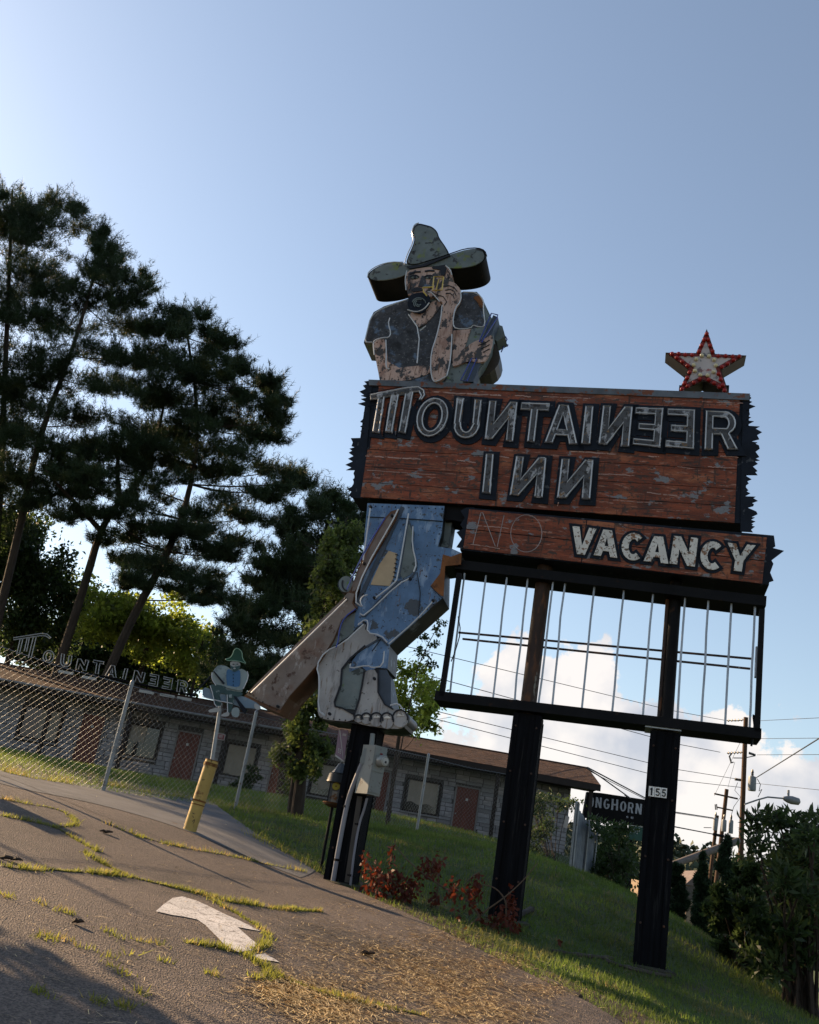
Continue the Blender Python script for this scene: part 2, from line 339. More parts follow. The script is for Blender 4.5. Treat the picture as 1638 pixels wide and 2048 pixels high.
lot = tag(lot_sheet(), kind='structure')
# newer strip of paving along the far edge
strip_in = chaikin([G(*p)[:2] for p in ((-40, 1552), (0, 1575), (170, 1606), (330, 1650), (480, 1712), (600, 1760))], 2, False)
strip_out = chaikin([G(*p)[:2] for p in ((-20, 1540), (60, 1550), (215, 1579), (395, 1592), (500, 1670), (630, 1745))], 2, False)
st_o = ruled('driveway_strip', strip_in, strip_out, 6, mat('grey_strip_asphalt', (.10, .10, .105), .85, bump=(90, .5, .01), vary=.25, vscale=2), .030); tag(st_o, kind='structure')
# paved walk behind the fence and the road far below on the right
wk = ruled('walkway', [(-16, 36.2), (-4, 37.5), (3, 38.5)], [(-16, 38.4), (-4, 39.2), (3, 39.6)], 4, mat('concrete_walk', (.20, .195, .19), .9, vary=.2), .02); tag(wk, kind='structure')
rd = sheet('road', np.linspace(11.0, 15.4, 8), np.linspace(-6, 47, 40), mat('road_asphalt', (.16, .15, .145), .85, vary=.2), .02)
# painted turn arrow, worn
def on_lot(u, v, lift=.03): g = G(u, v); return np.array((g[0], g[1], H(g[0], g[1])+lift))
ZL = Z(0, 1600, 640/1638)
def ground_patch(name, loops, m, lift, parent=None):
    out = []
    for l in loops:
        ll = []
        for i in range(len(l)):
            a, b = np.array(l[i]), np.array(l[(i+1) % len(l)])
            for t in np.linspace(0, 1, 4)[:-1]: ll.append(on_lot(*(a*(1-t)+b*t), lift))
        out.append(ll)
    mb = MB(); flat = [p for l in out for p in l]; tri = tessellate_polygon([[Vector(p) for p in l] for l in out]); mb.add(flat, [tuple(t) for t in tri]); return mb.build(name, m, parent, fix=False)
arrowm = mat('worn_white_marking', (.60, .57, .54), .8, [((.13, .105, .09), 5, .60, .14), ((.09, .072, .062), 60, .56, .10), ((.10, .08, .07), 18, .66, .06)], vary=.15)
ground_patch('painted_arrow', [ZL([(792, 590), (835, 552), (880, 520), (930, 512), (1000, 533), (1060, 560), (1130, 595), (1230, 640), (1332, 692), (1212, 670), (1250, 705), (1312, 758), (1285, 790), (1215, 802), (1150, 768), (1085, 700), (1045, 660), (1005, 632), (940, 618), (870, 608)])], arrowm, .031, lot)
ground_patch('painted_arrow', [ZL([(1280, 818), (1350, 808), (1400, 835), (1425, 852), (1330, 838)])], arrowm, .031, lot)
seam = mat('crack_filler', (.018, .016, .015), .9)
def ribbon(name, pts, wd, m, lift=.036, parent=None):
    P3 = [on_lot(*p, lift) for p in chaikin(pts, 1, False)]; V = []; F = []
    for i, p in enumerate(P3):
        t = P3[min(i+1, len(P3)-1)]-P3[max(0, i-1)]; t[2] = 0; t /= np.linalg.norm(t); s_ = np.array((-t[1], t[0], 0))*wd*(.5+.5*random.random()); V += [p+s_, p-s_]
    F = [(2*i, 2*i+1, 2*i+3, 2*i+2) for i in range(len(P3)-1)]; return link(name, raw_mesh(name, np.array(V), F), m, parent)
ribbon('seam', Z7([(0, 805), (130, 855), (330, 935), (560, 1030), (800, 1120), (880, 1160)]), .010, seam, parent=lot)
# ================================================================ GRASS, WEEDS, STRAW
def blades(name, X, Y, hgt, wd, m, lift=0.0, lean=.35, zfun=None, parent=None, wdir=None):
    n = len(X); Zb = (H(X, Y) if zfun is None else zfun(X, Y))+lift; a = RNG.uniform(0, 6.283, n); l = RNG.normal(0, lean, (n, 2))
    h = hgt*RNG.uniform(.35, 1.45, n); wv = wd*RNG.uniform(.6, 1.3, n)
    dx, dy = np.cos(a)*wv, np.sin(a)*wv
    b0 = np.stack([X-dx, Y-dy, Zb], 1); b1 = np.stack([X+dx, Y+dy, Zb], 1); t = np.stack([X+l[:, 0]*h, Y+l[:, 1]*h, Zb+h], 1)
    V = np.stack([b0, b1, t], 1).reshape(-1, 3); F = np.arange(3*n).reshape(n, 3)
    return tag(link(name, raw_mesh(name, V, F), m, parent), kind='stuff')
gm = mat('grass_blade', (.060, .102, .018), .6, [((.11, .095, .035), .8, .56, .2), ((.17, .13, .06), 3.0, .62, .12)], vary=.45, vscale=1.2, translucent=.4)
gy = mat('yellow_weed_blade', (.10, .12, .022), .6, [((.22, .18, .06), 5, .55, .1)], vary=.35, vscale=6, translucent=.5)  # yellower, paler blade tone for the weeds in the cracks
edge_a = np.array(edge)
def right_of_edge(x, y):   # on the grass side of the paving
    ex = np.interp(y, edge_a[:, 1][:np.argmax(edge_a[:, 1])], edge_a[:, 0][:np.argmax(edge_a[:, 1])]); return x > ex-.03
n = 330000
# density falls with distance, so that each blade shows at a like size
th = RNG.uniform(-.45, .52, n); rr = 7+ (41-7)*RNG.uniform(0, 1, n)**1.7
X = rr*np.sin(th); Y = rr*np.cos(th)
yy = edge_a[:, 1]; imax = int(np.argmax(yy))
keep = np.zeros(n, bool)
keep |= (Y < yy[imax-1]) & right_of_edge(X, np.minimum(Y, yy[imax]-.01)) & (X < 10.5)
fA, fB = P(205, 1585, 17)[:2], P(833, 1665, 24.7)[:2]
side = (fB[0]-fA[0])*(Y-fA[1])-(fB[1]-fA[1])*(X-fA[0])
keep |= (Y >= yy[imax-1]) & (X < 10.5) & ~((Y > 36.2) & (Y < 40) & (X < 3.5))
keep |= (side > 0) & (X > -16) & ~((Y > 36) & (Y < 40) & (X < 3.5))
X, Y = X[keep], Y[keep]
patch = np.sin(X*1.3+Y*.7)*np.sin(Y*1.1-X*.4)
k2 = RNG.uniform(-1.4, 1.6, len(X)) > -patch*.8-.6; X, Y = X[k2], Y[k2]
far = np.clip((np.hypot(X, Y)-8)/20, 0, 1)
blades('lawn_grass', X, Y, .045+.05*far, .0045+.008*far, gm)
def crack(pts, n, wd, hgt=.042, z=None, m=None):
    q = (z or ZL)(pts)
    if n > 150: ribbon('crack', q, .016 if n < 3000 else .022, soil, .031, lot)
    P3 = np.array([on_lot(*p) for p in chaikin(q, 1, False)]); d = np.r_[0, np.cumsum(np.linalg.norm(np.diff(P3[:, :2], axis=0), axis=1))]
    s_ = np.sort(RNG.uniform(0, d[-1], n)); cl = .5+.5*np.sin(s_*9+RNG.uniform(0, 6))*np.sin(s_*3.7+RNG.uniform(0, 6)); s_ = s_[RNG.uniform(0, 1, n) < .28+.85*cl**1.4]
    wv = wd*(.5+.9*(.5+.5*np.sin(s_*5.3+1)*np.sin(s_*2.1))); x = np.interp(s_, d, P3[:, 0])+RNG.normal(0, 1, len(s_))*wv; y = np.interp(s_, d, P3[:, 1])+RNG.normal(0, 1, len(s_))*wv; CR.append((x, y, hgt*(.5+.9*(.5+.5*np.sin(s_*7.1)*np.sin(s_*2.9)))))
CR = []; soil = mat('crack_soil', (.030, .023, .016), .95, vary=.4)
crack([(450, 388), (560, 400), (640, 405), (760, 432), (900, 468), (1060, 505), (1180, 540), (1290, 550), (1400, 572), (1640, 585)], 3600, .028, .045)
crack([(0, 355), (110, 372), (200, 378), (260, 372), (330, 382), (420, 385)], 620, .022)
crack([(0, 92), (150, 122), (280, 150), (360, 200), (430, 240), (500, 280)], 900, .024); crack([(0, 5), (130, 30), (260, 50), (340, 80), (380, 115), (395, 140), (330, 145), (270, 155)], 900, .024)
crack([(430, 280), (480, 320), (540, 350), (600, 378), (650, 400)], 700, .024); crack([(540, 130), (620, 165), (720, 200), (840, 235), (1000, 268), (1200, 300), (1400, 350), (1560, 380)], 1100, .03, .05)
crack([(1060, 512), (1130, 560), (1200, 590), (1260, 630), (1320, 665), (1370, 710), (1375, 745), (1320, 780), (1250, 810)], 1400, .024); crack([(1250, 812), (1310, 850), (1380, 900), (1440, 930), (1540, 970), (1640, 1010)], 1000, .028)
crack([(1640, 1010), (1800, 1050), (2000, 1090), (2200, 1130)], 700, .03); crack([(1290, 930), (1340, 940), (1390, 915)], 200, .03); crack([(960, 750), (1060, 765), (1130, 780), (1210, 800)], 520, .022)
for a in ([(690, 735), (720, 745)], [(760, 752), (840, 758)], [(200, 735), (240, 715)], [(300, 745), (330, 730)], [(390, 775), (450, 785)], [(500, 815), (560, 830), (690, 815)], [(550, 870), (590, 880)], [(600, 900), (660, 920)], [(620, 1090), (650, 1080)], [(700, 1010), (740, 1020)], [(170, 1000), (230, 1030)], [(480, 1050), (500, 1070)], [(1060, 910), (1100, 915)], [(820, 845), (840, 850)], [(520, 680), (600, 735)], [(0, 500), (40, 520)], [(170, 540), (280, 575)], [(300, 590), (360, 600)], [(700, 198), (730, 204)], [(820, 238), (900, 245)]): crack(a, 60, .035, .04)
for a, n_ in (([(0, 1545), (60, 1560), (140, 1570)], 700), ([(200, 1570), (300, 1590), (380, 1600)], 700), ([(640, 1748), (560, 1705), (500, 1672)], 400)): crack(a, n_, .09, .09, Z(0, 0, 1))
x = np.concatenate([c[0] for c in CR]); y = np.concatenate([c[1] for c in CR]); hh = np.concatenate([c[2] for c in CR])
blades('crack_weeds', x, y, hh, .0055, gy, .02, .5)
# mown straw and pine needles lying on the paving
def straw(name, regions, m, ln=.14, wd=.0019):
    Vs = []; Fs = []; k = 0
    for (u0, v0, ru, rv, cnt) in regions:
        for _ in range(int(cnt*1.25)):
            g = G0(min(1250, random.gauss(u0, ru*.75)), min(2060, random.gauss(v0, rv*.8)))
            if g is None: continue
            t = random.gauss(-.5, .7); l = ln*random.uniform(.4, 1.3); d = np.array((math.cos(t), math.sin(t), 0)); s_ = np.array((-d[1], d[0], 0))*wd; up = np.array((0, 0, random.uniform(.001, .012)))
            b = random.gauss(0, .2)*l; p0 = g-d*l/2; p1 = g+s_/wd*b*.4+up; p2 = g+d*l/2
            Vs += [p0-s_, p0+s_, p1-s_+(0, 0, .001), p1+s_, p2-s_, p2+s_]; Fs += [(k, k+1, k+3, k+2), (k+2, k+3, k+5, k+4)]; k += 6
    return tag(link(name, raw_mesh(name, np.array(Vs), Fs), m), kind='stuff')
_gc = {}
def G0(u, v):
    "quick ground hit on the paving from the local plane"
    key = (int(u)//40, int(v)//20)
    if key not in _gc:
        g = G(key[0]*40+20, key[1]*20+10); e_ = .05; zx = (H(g[0]+e_, g[1])-H(g[0]-e_, g[1]))/(2*e_); zy = (H(g[0], g[1]+e_)-H(g[0], g[1]-e_))/(2*e_); _gc[key] = (g, float(zx), float(zy))
    g, zx, zy = _gc[key]; q = ray(u, v); nrm = np.array((-zx, -zy, 1.)); t = ((g-CAM) @ nrm)/(q @ nrm); p = CAM+q*t
    return np.array((p[0], p[1], float(H(p[0], p[1]))+.032))
strawm = mat('dry_straw', (.78, .58, .31), .7, [((.40, .26, .11), 12, .55, .1)], vary=.35, vscale=9)
straw('straw', [(800, 1930, 90, 30, 700), (740, 1910, 110, 25, 300), (870, 1970, 100, 35, 900), (930, 2010, 90, 30, 700), (620, 2000, 90, 30, 900), (560, 1985, 60, 20, 300), (680, 2035, 70, 20, 500), (1000, 2035, 90, 20, 500), (760, 1880, 160, 40, 300), (640, 1890, 90, 50, 200), (830, 1990, 260, 60, 700), (950, 1950, 80, 40, 450), (300, 1850, 300, 150, 260), (560, 1750, 100, 30, 60), (900, 1860, 90, 30, 300), (900, 1882, 60, 14, 260), (1000, 1932, 60, 14, 300), (1090, 1985, 60, 14, 300), (760, 1815, 60, 10, 140)], strawm)
# a few fallen twigs and scraps on the paving
for k, (u, v, l, lab) in enumerate(((150, 1857, .10, 'small brown pine cone lying left of the painted arrow'), (210, 1672, .16, 'dark curled scrap of bark on the paving left of the yellow bollard'), (735, 1918, .15, 'dark twig lying in the straw right of the painted arrow'), (20, 1729, .2, 'dark broken twig on the paving at the left edge of the picture'))):
    g = on_lot(u, v, .035); mb = MB()
    for j in range(7):
        a = random.uniform(-.6, .6); d = np.array((math.cos(a), math.sin(a)*.6, random.uniform(0, .35)))*l*random.uniform(.4, .6); s_ = g+np.array((random.uniform(-.3, .3)*l, random.uniform(-.15, .15)*l, .01)); mb.tube([s_-d/2, s_+(0, 0, .01), s_+d/2], [.006, .014, .004], 5)
    tag(mb.build('pine_cone' if k == 0 else 'twig', mat('dark_twig', (.035, .022, .014), .8), None, g), lab, 'debris')
# kerb of dirt at the paving edge
dirt = mat('loose_dirt', (.050, .038, .028), .95, bump=(30, .8, .03), vary=.5, vscale=8)
de = chaikin([G(*p)[:2] for p in ((640, 1745), (720, 1790), (840, 1845), (960, 1908), (1090, 1970), (1260, 2050))], 3, False)
o_ = [np.array(p)+np.array((.45, .30)) for p in de]; i_ = [np.array(p)+np.array((-.2, -.18))*(.1+1.6*random.random()) for p in de]
tag(ruled('dirt_verge', i_, o_, 6, dirt, .012), kind='structure')
# ================================================================ TREES
def leaf_mesh(name, C, size, parent, m, base, up=.2, narrow=.5, out=None):
    n = len(C); d = RNG.normal(0, 1, (n, 3)); d[:, 2] += up*0
    if out is not None: d += out*1.2
    d /= np.linalg.norm(d, axis=1)[:, None]; r_ = RNG.normal(0, 1, (n, 3)); s_ = np.cross(d, r_); s_ /= np.linalg.norm(s_, axis=1)[:, None]; sz = (size*RNG.uniform(.6, 1.3, n))[:, None]
    nn = np.cross(d, s_)*.12*sz
    V = np.stack([C, C+d*sz*.5+s_*sz*narrow*.5-nn, C+d*sz, C+d*sz*.5-s_*sz*narrow*.5-nn], 1).reshape(-1, 3)-base
    return link(name, raw_mesh(name, V, np.arange(4*n).reshape(n, 4)), m, parent)
def needle_mesh(name, C, D, ln, parent, m, base, k=8, wd=.012):
    n = len(C); D = D/np.linalg.norm(D, axis=1)[:, None]; N_ = n*k
    d = np.repeat(D, k, 0)*.55+RNG.normal(0, .55, (N_, 3)); d /= np.linalg.norm(d, axis=1)[:, None]; c = np.repeat(C, k, 0)+np.repeat(D, k, 0)*(RNG.uniform(-.5, .8, N_)*ln)[:, None]
    s_ = np.cross(d, RNG.normal(0, 1, (N_, 3))); s_ /= np.linalg.norm(s_, axis=1)[:, None]; l = (ln*RNG.uniform(.6, 1.2, N_))[:, None]
    V = np.stack([c-s_*wd, c+s_*wd, c+d*l], 1).reshape(-1, 3)-base
    return link(name, raw_mesh(name, V, np.arange(3*N_).reshape(N_, 3)), m, parent)
bark = mat('pine_bark', (.040, .029, .022), .9, bump=(14, .8, .04), stretch=(3, 3, .6), vary=.4)
needles = mat('pine_needles', (.016, .032, .011), .6, [((.060, .066, .016), .4, .62, .12)], vary=.35, vscale=.7, translucent=.2)
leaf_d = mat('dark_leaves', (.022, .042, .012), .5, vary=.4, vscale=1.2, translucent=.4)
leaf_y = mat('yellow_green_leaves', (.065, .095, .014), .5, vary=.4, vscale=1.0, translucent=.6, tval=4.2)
leaf_v = mat('vine_leaves', (.035, .055, .013), .5, vary=.5, vscale=2, translucent=.5, tval=3.5)
leaf_s = mat('laurel_leaves', (.022, .040, .012), .45, vary=.45, vscale=2, translucent=.42, tval=3.4, spec=.3)
leaf_c = mat('cedar_sprays', (.016, .035, .014), .6, vary=.4, vscale=3, translucent=.2)
def spray(clumps, Y, per0, depth=1.0, shell=.55, sub=9, jit=.3):
    "points in lumpy clumps; clump = (u, v, ru, rv [, dY])"
    pts = []; outs = []; cen = []; per = per0*6
    for c in clumps:
        u, v, ru, rv = c[:4]; dy = c[4] if len(c) > 4 else random.gauss(0, .8)*depth
        p = P(u, v, Y+dy); k = (Y+dy)/FPX/math.cos(PITCH)*1.0; rx, rz = ru*k*1.12, rv*k*1.12; ryy = depth*(rx*.8+.2*rz); cen.append(p)
        ns = max(3, int(sub*(rx*rz)**.35)); dirs = RNG.normal(0, 1, (ns, 3)); dirs /= np.linalg.norm(dirs, axis=1)[:, None]; q = RNG.uniform(0.15, 1, ns)[:, None]**.5
        S_ = p+dirs*q*np.array((rx, ryy, rz)); m = int(per*max(.4, rx*rz))
        idx = RNG.integers(0, ns, m); pt = S_[idx]+RNG.normal(0, 1, (m, 3))*np.array((rx, (rx+rz)/2, rz*.8))*jit*.8
        pts.append(pt); outs.append((pt-p)/np.linalg.norm(pt-p, axis=1)[:, None])
    return np.concatenate(pts), np.concatenate(outs), cen
def trunk_of(tr, pts, Y, r0, r1, m=None, dz=0):
    P3 = [P(u, v, Y) for u, v in pts]; P3[0][2] = H(P3[0][0], P3[0][1])-.3; mb = MB(); cv = chaikin(P3, 2, False); mb.tube(cv, list(np.linspace(r0, r1, len(cv))), 9); return mb.build('trunk', m or bark, tr, smooth=True), np.array(cv)
def limbs(tr, cv, cen, r=.045, m=None, lim=99, tw=5, name='branch'):
    for c in cen[:lim]:
        j = int(np.argmin(np.abs(cv[:, 2]-(c[2]-.18*np.linalg.norm(cv[:, :2]-c[:2], axis=1)))+.25*np.linalg.norm(cv[:, :2]-c[:2], axis=1))); a = cv[j]; L_ = np.linalg.norm(c-a)
        if L_ < .25: continue
        mid = (a+c)/2+np.array((random.gauss(0, .06), random.gauss(0, .06), -.05))*L_; b = c+(c-a)*.25+np.array((0, 0, .1*L_)); rr_ = r*min(1.3, .5+L_*.15); mb = MB(); mb.tube(chaikin([a, mid, c, b], 1, False), [rr_, rr_*.8, rr_*.7, rr_*.6, rr_*.45, rr_*.3, rr_*.2, .008][:8], 5, cap=False)
        for _ in range(tw):
            t = random.uniform(.35, .95); s_ = a*(1-t)+c*t; e = s_+np.array((random.gauss(0, .5), random.gauss(0, .5), random.uniform(-.1, .55)))*min(1.6, L_*.4); mb.tube([s_, (s_+e)/2+(0, 0, .05), e], [rr_*.35, rr_*.25, .006], 4, cap=False)
        mb.build(name, m or bark, tr)
def pine(label, tpts, Y, clumps, r0, r1, per=150, extra=(), group='tall pines behind the motel', ln=.24, name='pine_tree'):
    b = P(*tpts[0], Y); b[2] = H(b[0], b[1]); tr = thing(name, tuple(b), label, 'pine tree', group); _, cv = trunk_of(tr, tpts, Y, r0, r1)
    for e in extra: trunk_of_extra(tr, e, Y)
    fill = [(c[0]+random.uniform(-1.25, 1.25)*c[2], c[1]+random.uniform(-.7, 1.6)*c[3], c[2]*.6, c[3]*.52, random.gauss(0, 1.6)) for c in clumps for _ in range(4)]
    pts, outs, cen = spray([(c[0], c[1], c[2]*.9, c[3]*.8) for c in clumps]+fill, Y, per*.33, 1.0, sub=32, jit=.17); limbs(tr, cv, cen[:len(clumps)])
    D = outs*.6+np.array((0, 0, .9))+RNG.normal(0, .3, outs.shape)
    k = RNG.integers(0, len(pts), len(pts)//14); st = (outs[k]*.5+np.array((0, 0, .9))+RNG.normal(0, .25, (len(k), 3)))*.16       # upright shoots at the spray ends
    cand = np.concatenate([pts[k]+st*j for j in (1, 2, 3)]); Dc = np.concatenate([st*4]*3)
    needle_mesh('crown', np.concatenate([pts, cand]), np.concatenate([D, Dc]), ln*1.15, tr, needles, np.array(b), 8, .013); return tr
def trunk_of_extra(tr, e, Y):
    pts, r0, r1 = e; P3 = chaikin([P(u, v, Y+(w_ if w_ else 0)) for u, v, w_ in pts], 2, False); mb = MB(); mb.tube(P3, list(np.linspace(r0, r1, len(P3))), 8); mb.build('limb', bark, tr, smooth=True)
ZT = lambda u, v: (u*.4737, 330+v*.4737)
P1c = [(20, 395, 35, 30), (75, 415, 45, 35), (125, 408, 30, 14), (40, 445, 60, 35), (110, 455, 45, 25), (20, 500, 55, 35), (85, 505, 60, 30), (40, 560, 60, 28), (110, 560, 40, 22), (10, 620, 45, 30), (60, 640, 45, 22), (15, 700, 45, 28), (10, 770, 40, 30), (50, 740, 35, 20), (10, 850, 40, 25), (-30, 450, 60, 50), (-30, 600, 60, 50), (-30, 750, 60, 60), (10, 940, 40, 30), (-20, 1000, 50, 40), (30, 880, 35, 18)]
P2c = [(195, 475, 16, 20), (212, 500, 22, 22), (235, 515, 35, 25), (180, 540, 35, 25), (265, 555, 30, 18), (225, 570, 45, 25), (155, 590, 35, 22), (200, 615, 55, 25), (270, 600, 30, 16), (140, 650, 50, 22), (235, 655, 50, 24), (180, 700, 60, 22), (100, 720, 50, 20), (250, 710, 40, 18), (150, 760, 60, 20), (75, 775, 45, 18), (225, 775, 45, 18), (110, 820, 55, 18), (190, 840, 45, 15), (60, 860, 45, 16), (130, 890, 50, 14), (210, 895, 45, 13), (80, 925, 45, 14), (40, 960, 40, 14), (155, 950, 40, 12), (110, 990, 40, 12), (60, 1010, 30, 12)]
P3c = [(335, 628, 26, 14), (378, 640, 25, 16), (310, 655, 30, 18), (350, 665, 45, 20), (415, 668, 28, 14), (450, 690, 22, 12), (300, 700, 40, 20), (370, 705, 60, 24), (435, 715, 40, 16), (330, 750, 60, 24), (410, 755, 55, 24), (475, 735, 25, 15), (290, 790, 45, 20), (360, 800, 60, 24), (450, 790, 55, 26), (510, 765, 28, 18), (540, 770, 18, 18), (530, 810, 30, 22), (555, 800, 16, 16), (480, 840, 60, 22), (400, 850, 55, 20), (330, 855, 55, 20), (545, 845, 22, 18), (515, 870, 35, 14), (430, 895, 60, 18), (350, 905, 60, 18), (270, 880, 45, 18), (490, 925, 60, 14), (545, 945, 40, 11), (590, 965, 25, 7), (420, 945, 50, 14), (560, 985, 35, 9), (500, 985, 50, 13), (330, 960, 45, 14), (440, 1015, 45, 13), (500, 1035, 38, 11), (250, 950, 55, 18), (190, 985, 50, 15), (280, 1005, 45, 14), (220, 1030, 45, 12), (150, 1025, 40, 12), (430, 1060, 40, 12), (475, 1085, 30, 9), (350, 1060, 40, 10), (300, 1060, 35, 10), (380, 1105, 45, 14), (340, 1140, 45, 15), (405, 1150, 35, 14), (380, 1185, 40, 11), (430, 1195, 35, 8), (300, 1130, 35, 12), (250, 1120, 30, 9), (230, 1075, 35, 10), (455, 1110, 30, 8), (260, 1165, 30, 8)]
P4c = [(665, 995, 26, 14), (640, 1012, 30, 16), (695, 1022, 22, 18), (615, 1035, 35, 16), (665, 1050, 45, 22), (700, 1070, 22, 22), (590, 1070, 35, 16), (640, 1090, 50, 20), (570, 1105, 40, 14), (620, 1130, 50, 18), (680, 1120, 30, 24), (545, 1135, 38, 12), (590, 1165, 50, 16), (650, 1170, 45, 22), (520, 1165, 30, 10), (550, 1195, 50, 14), (610, 1210, 50, 18), (500, 1215, 35, 10), (560, 1240, 55, 16), (640, 1230, 40, 20), (480, 1250, 30, 9), (520, 1275, 50, 14), (590, 1285, 50, 18), (470, 1300, 40, 12), (530, 1325, 55, 16), (600, 1335, 40, 20), (470, 1345, 40, 12), (550, 1375, 45, 16), (455, 1375, 30, 12)]
pine('tall dark pine at the far left edge with its crown cut by the frame', [(-15, 1290), (-5, 1100), (8, 800), (25, 380)], 47, P1c, .30, .05, 150)
pine('dark pine with a pointed crown, second from the left edge', [(5, 1270), (40, 1060), (75, 880), (150, 690), (205, 490)], 45, P2c, .25, .04, 150)
p3 = pine('broad leaning pine with flat layered boughs, right of the two other tall pines', [(205, 1300), (255, 1250), (330, 1120), (380, 990), (400, 840), (370, 640)], 43, P3c, .25, .04, 150, extra=[])
fork = pine('slender pine with a forked trunk between the two tallest crowns', [(125, 1290), (170, 1170), (200, 1060), (240, 1000), (300, 940), (330, 800)], 44, [(330, 790, 35, 14), (285, 870, 45, 16), (350, 860, 40, 14), (240, 920, 45, 14), (310, 915, 40, 12), (150, 930, 40, 12), (110, 950, 35, 12), (180, 900, 35, 12)],   .24, .05, 150, extra=[([(200, 1060, 0), (165, 1020, 0), (130, 985, -.5), (90, 940, -1)], .14, .05), ([(240, 1000, 0), (232, 930, .3), (250, 850, .6)], .15, .05)])
pine('dense dark spruce behind the rifle of the big sign', [(585, 1480), (600, 1300), (640, 1120), (668, 985)], 37, P4c, .2, .03, 170, group='', ln=.2, name='spruce_tree')
def broad(label, tpts, Y, clumps, m, size, per, r0=.2, r1=.04, cat='tree', name='broadleaf_tree', group=None, narrow=.55, depth=1.0, jit=.5, br=.035, lim=30, lb='trunk'):
    b = P(*tpts[0], Y); b[2] = H(b[0], b[1]); tr = thing(name, tuple(b), label, cat, group); _, cv = trunk_of(tr, tpts, Y, r0, r1)
    pts, outs, cen = spray(clumps, Y, per, depth, jit=jit); limbs(tr, cv, cen, br, lim=lim); leaf_mesh('crown' if cat == 'tree' else 'foliage', pts, size, tr, m, np.array(b), narrow=narrow); return tr
def blob(u, v, ru, rv, n, k=.45):
    out = []
    for _ in range(n):
        a = random.uniform(0, 6.283); q = math.sqrt(random.random()); s_ = random.uniform(.7, 1.2)*k; out.append((u+ru*q*math.cos(a), v+rv*q*math.sin(a), ru*s_, rv*s_))
    return out
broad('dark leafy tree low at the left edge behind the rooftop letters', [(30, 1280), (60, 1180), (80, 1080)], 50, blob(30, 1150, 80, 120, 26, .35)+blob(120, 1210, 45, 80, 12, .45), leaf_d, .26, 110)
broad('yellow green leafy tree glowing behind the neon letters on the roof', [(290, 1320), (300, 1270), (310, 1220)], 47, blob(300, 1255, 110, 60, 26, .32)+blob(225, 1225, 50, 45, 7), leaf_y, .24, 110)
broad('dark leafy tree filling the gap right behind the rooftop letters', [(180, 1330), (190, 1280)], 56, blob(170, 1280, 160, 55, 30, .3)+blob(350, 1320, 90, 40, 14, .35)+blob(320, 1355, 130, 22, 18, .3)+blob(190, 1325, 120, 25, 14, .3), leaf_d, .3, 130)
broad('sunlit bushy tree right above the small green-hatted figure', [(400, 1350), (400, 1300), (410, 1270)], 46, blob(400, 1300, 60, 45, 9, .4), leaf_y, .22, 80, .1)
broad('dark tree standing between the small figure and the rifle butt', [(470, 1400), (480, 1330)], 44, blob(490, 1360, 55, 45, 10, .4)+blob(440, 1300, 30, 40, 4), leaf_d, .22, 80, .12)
broad('vine covered tree trunk behind the left post of the big sign', [(598, 1622), (602, 1560), (606, 1480), (620, 1380), (650, 1200)], 20.5, [(685, 1075, 16, 22), (660, 1100, 14, 28), (690, 1140, 14, 20), (655, 1150, 16, 30), (680, 1190, 14, 22), (645, 1215, 14, 26), (668, 1240, 12, 20), (630, 1270, 14, 24), (650, 1290, 12, 18), (700, 1110, 10, 18), (660, 1350, 20, 20)]+[(690-(y-1060)*.17+random.uniform(-38, 26), y, random.uniform(6, 13), random.uniform(12, 26)) for y in range(1070, 1560, 9)]+[(560, 1500, 10, 14), (655, 1500, 9, 16), (575, 1450, 10, 12)], leaf_v, .11, 130, .15, .04, jit=.7, br=.02)
vt = [o for o in COL.objects if o.name.startswith('broadleaf_tree') and 'vine' in o.get('label', '')][0]
trunk_of_extra(vt, ([(585, 1626, .2), (590, 1575, .2), (600, 1500, .1), (606, 1440, 0)], .12, .08), 20.5)
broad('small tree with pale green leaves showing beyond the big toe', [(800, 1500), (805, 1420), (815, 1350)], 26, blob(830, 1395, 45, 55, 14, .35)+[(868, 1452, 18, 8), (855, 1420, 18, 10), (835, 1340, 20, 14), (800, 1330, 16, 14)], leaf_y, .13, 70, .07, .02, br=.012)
# sparse twig tree behind the knee
broad('thin bare-twigged sapling beside the bent knee', [(800, 1480), (830, 1350), (850, 1300), (880, 1245)], 24, [(885, 1250, 8, 8), (872, 1262, 8, 8), (850, 1310, 9, 7), (862, 1330, 9, 6), (835, 1300, 8, 8), (845, 1275, 8, 6), (868, 1290, 8, 6)], leaf_d, .09, 30, .02, .006, br=.008)
# shrubs
def shrub(label, u, v, Y, clumps, m, size, per, narrow=.35, name='shrub', cat='shrub', group=None, jit=.3, stems=5, stm_r=.02):
    b = P(u, v, Y); b[2] = H(b[0], b[1]); tr = thing(name, tuple(b), label, cat, group)
    pts, outs, cen = spray(clumps, Y, per, .9, jit=jit)
    mb = MB()
    for c in cen: s_ = b+np.array((random.gauss(0, .12), random.gauss(0, .12), -.1)); mb.tube(chaikin([s_, s_*.5+c*.5+np.array((random.gauss(0, .1), 0, .1)), c], 1, False), [stm_r, stm_r*.9, stm_r*.7, stm_r*.6, stm_r*.5, stm_r*.3][:6], 5, cap=False)
    mb.build('stem', bark, tr); zb = H(pts[:, 0], pts[:, 1])+.03; ok = pts[:, 2] > zb; leaf_mesh('foliage', pts[ok], size, tr, m, b, narrow=narrow, out=outs[ok]*.5+np.array((0, 0, .4))); return tr
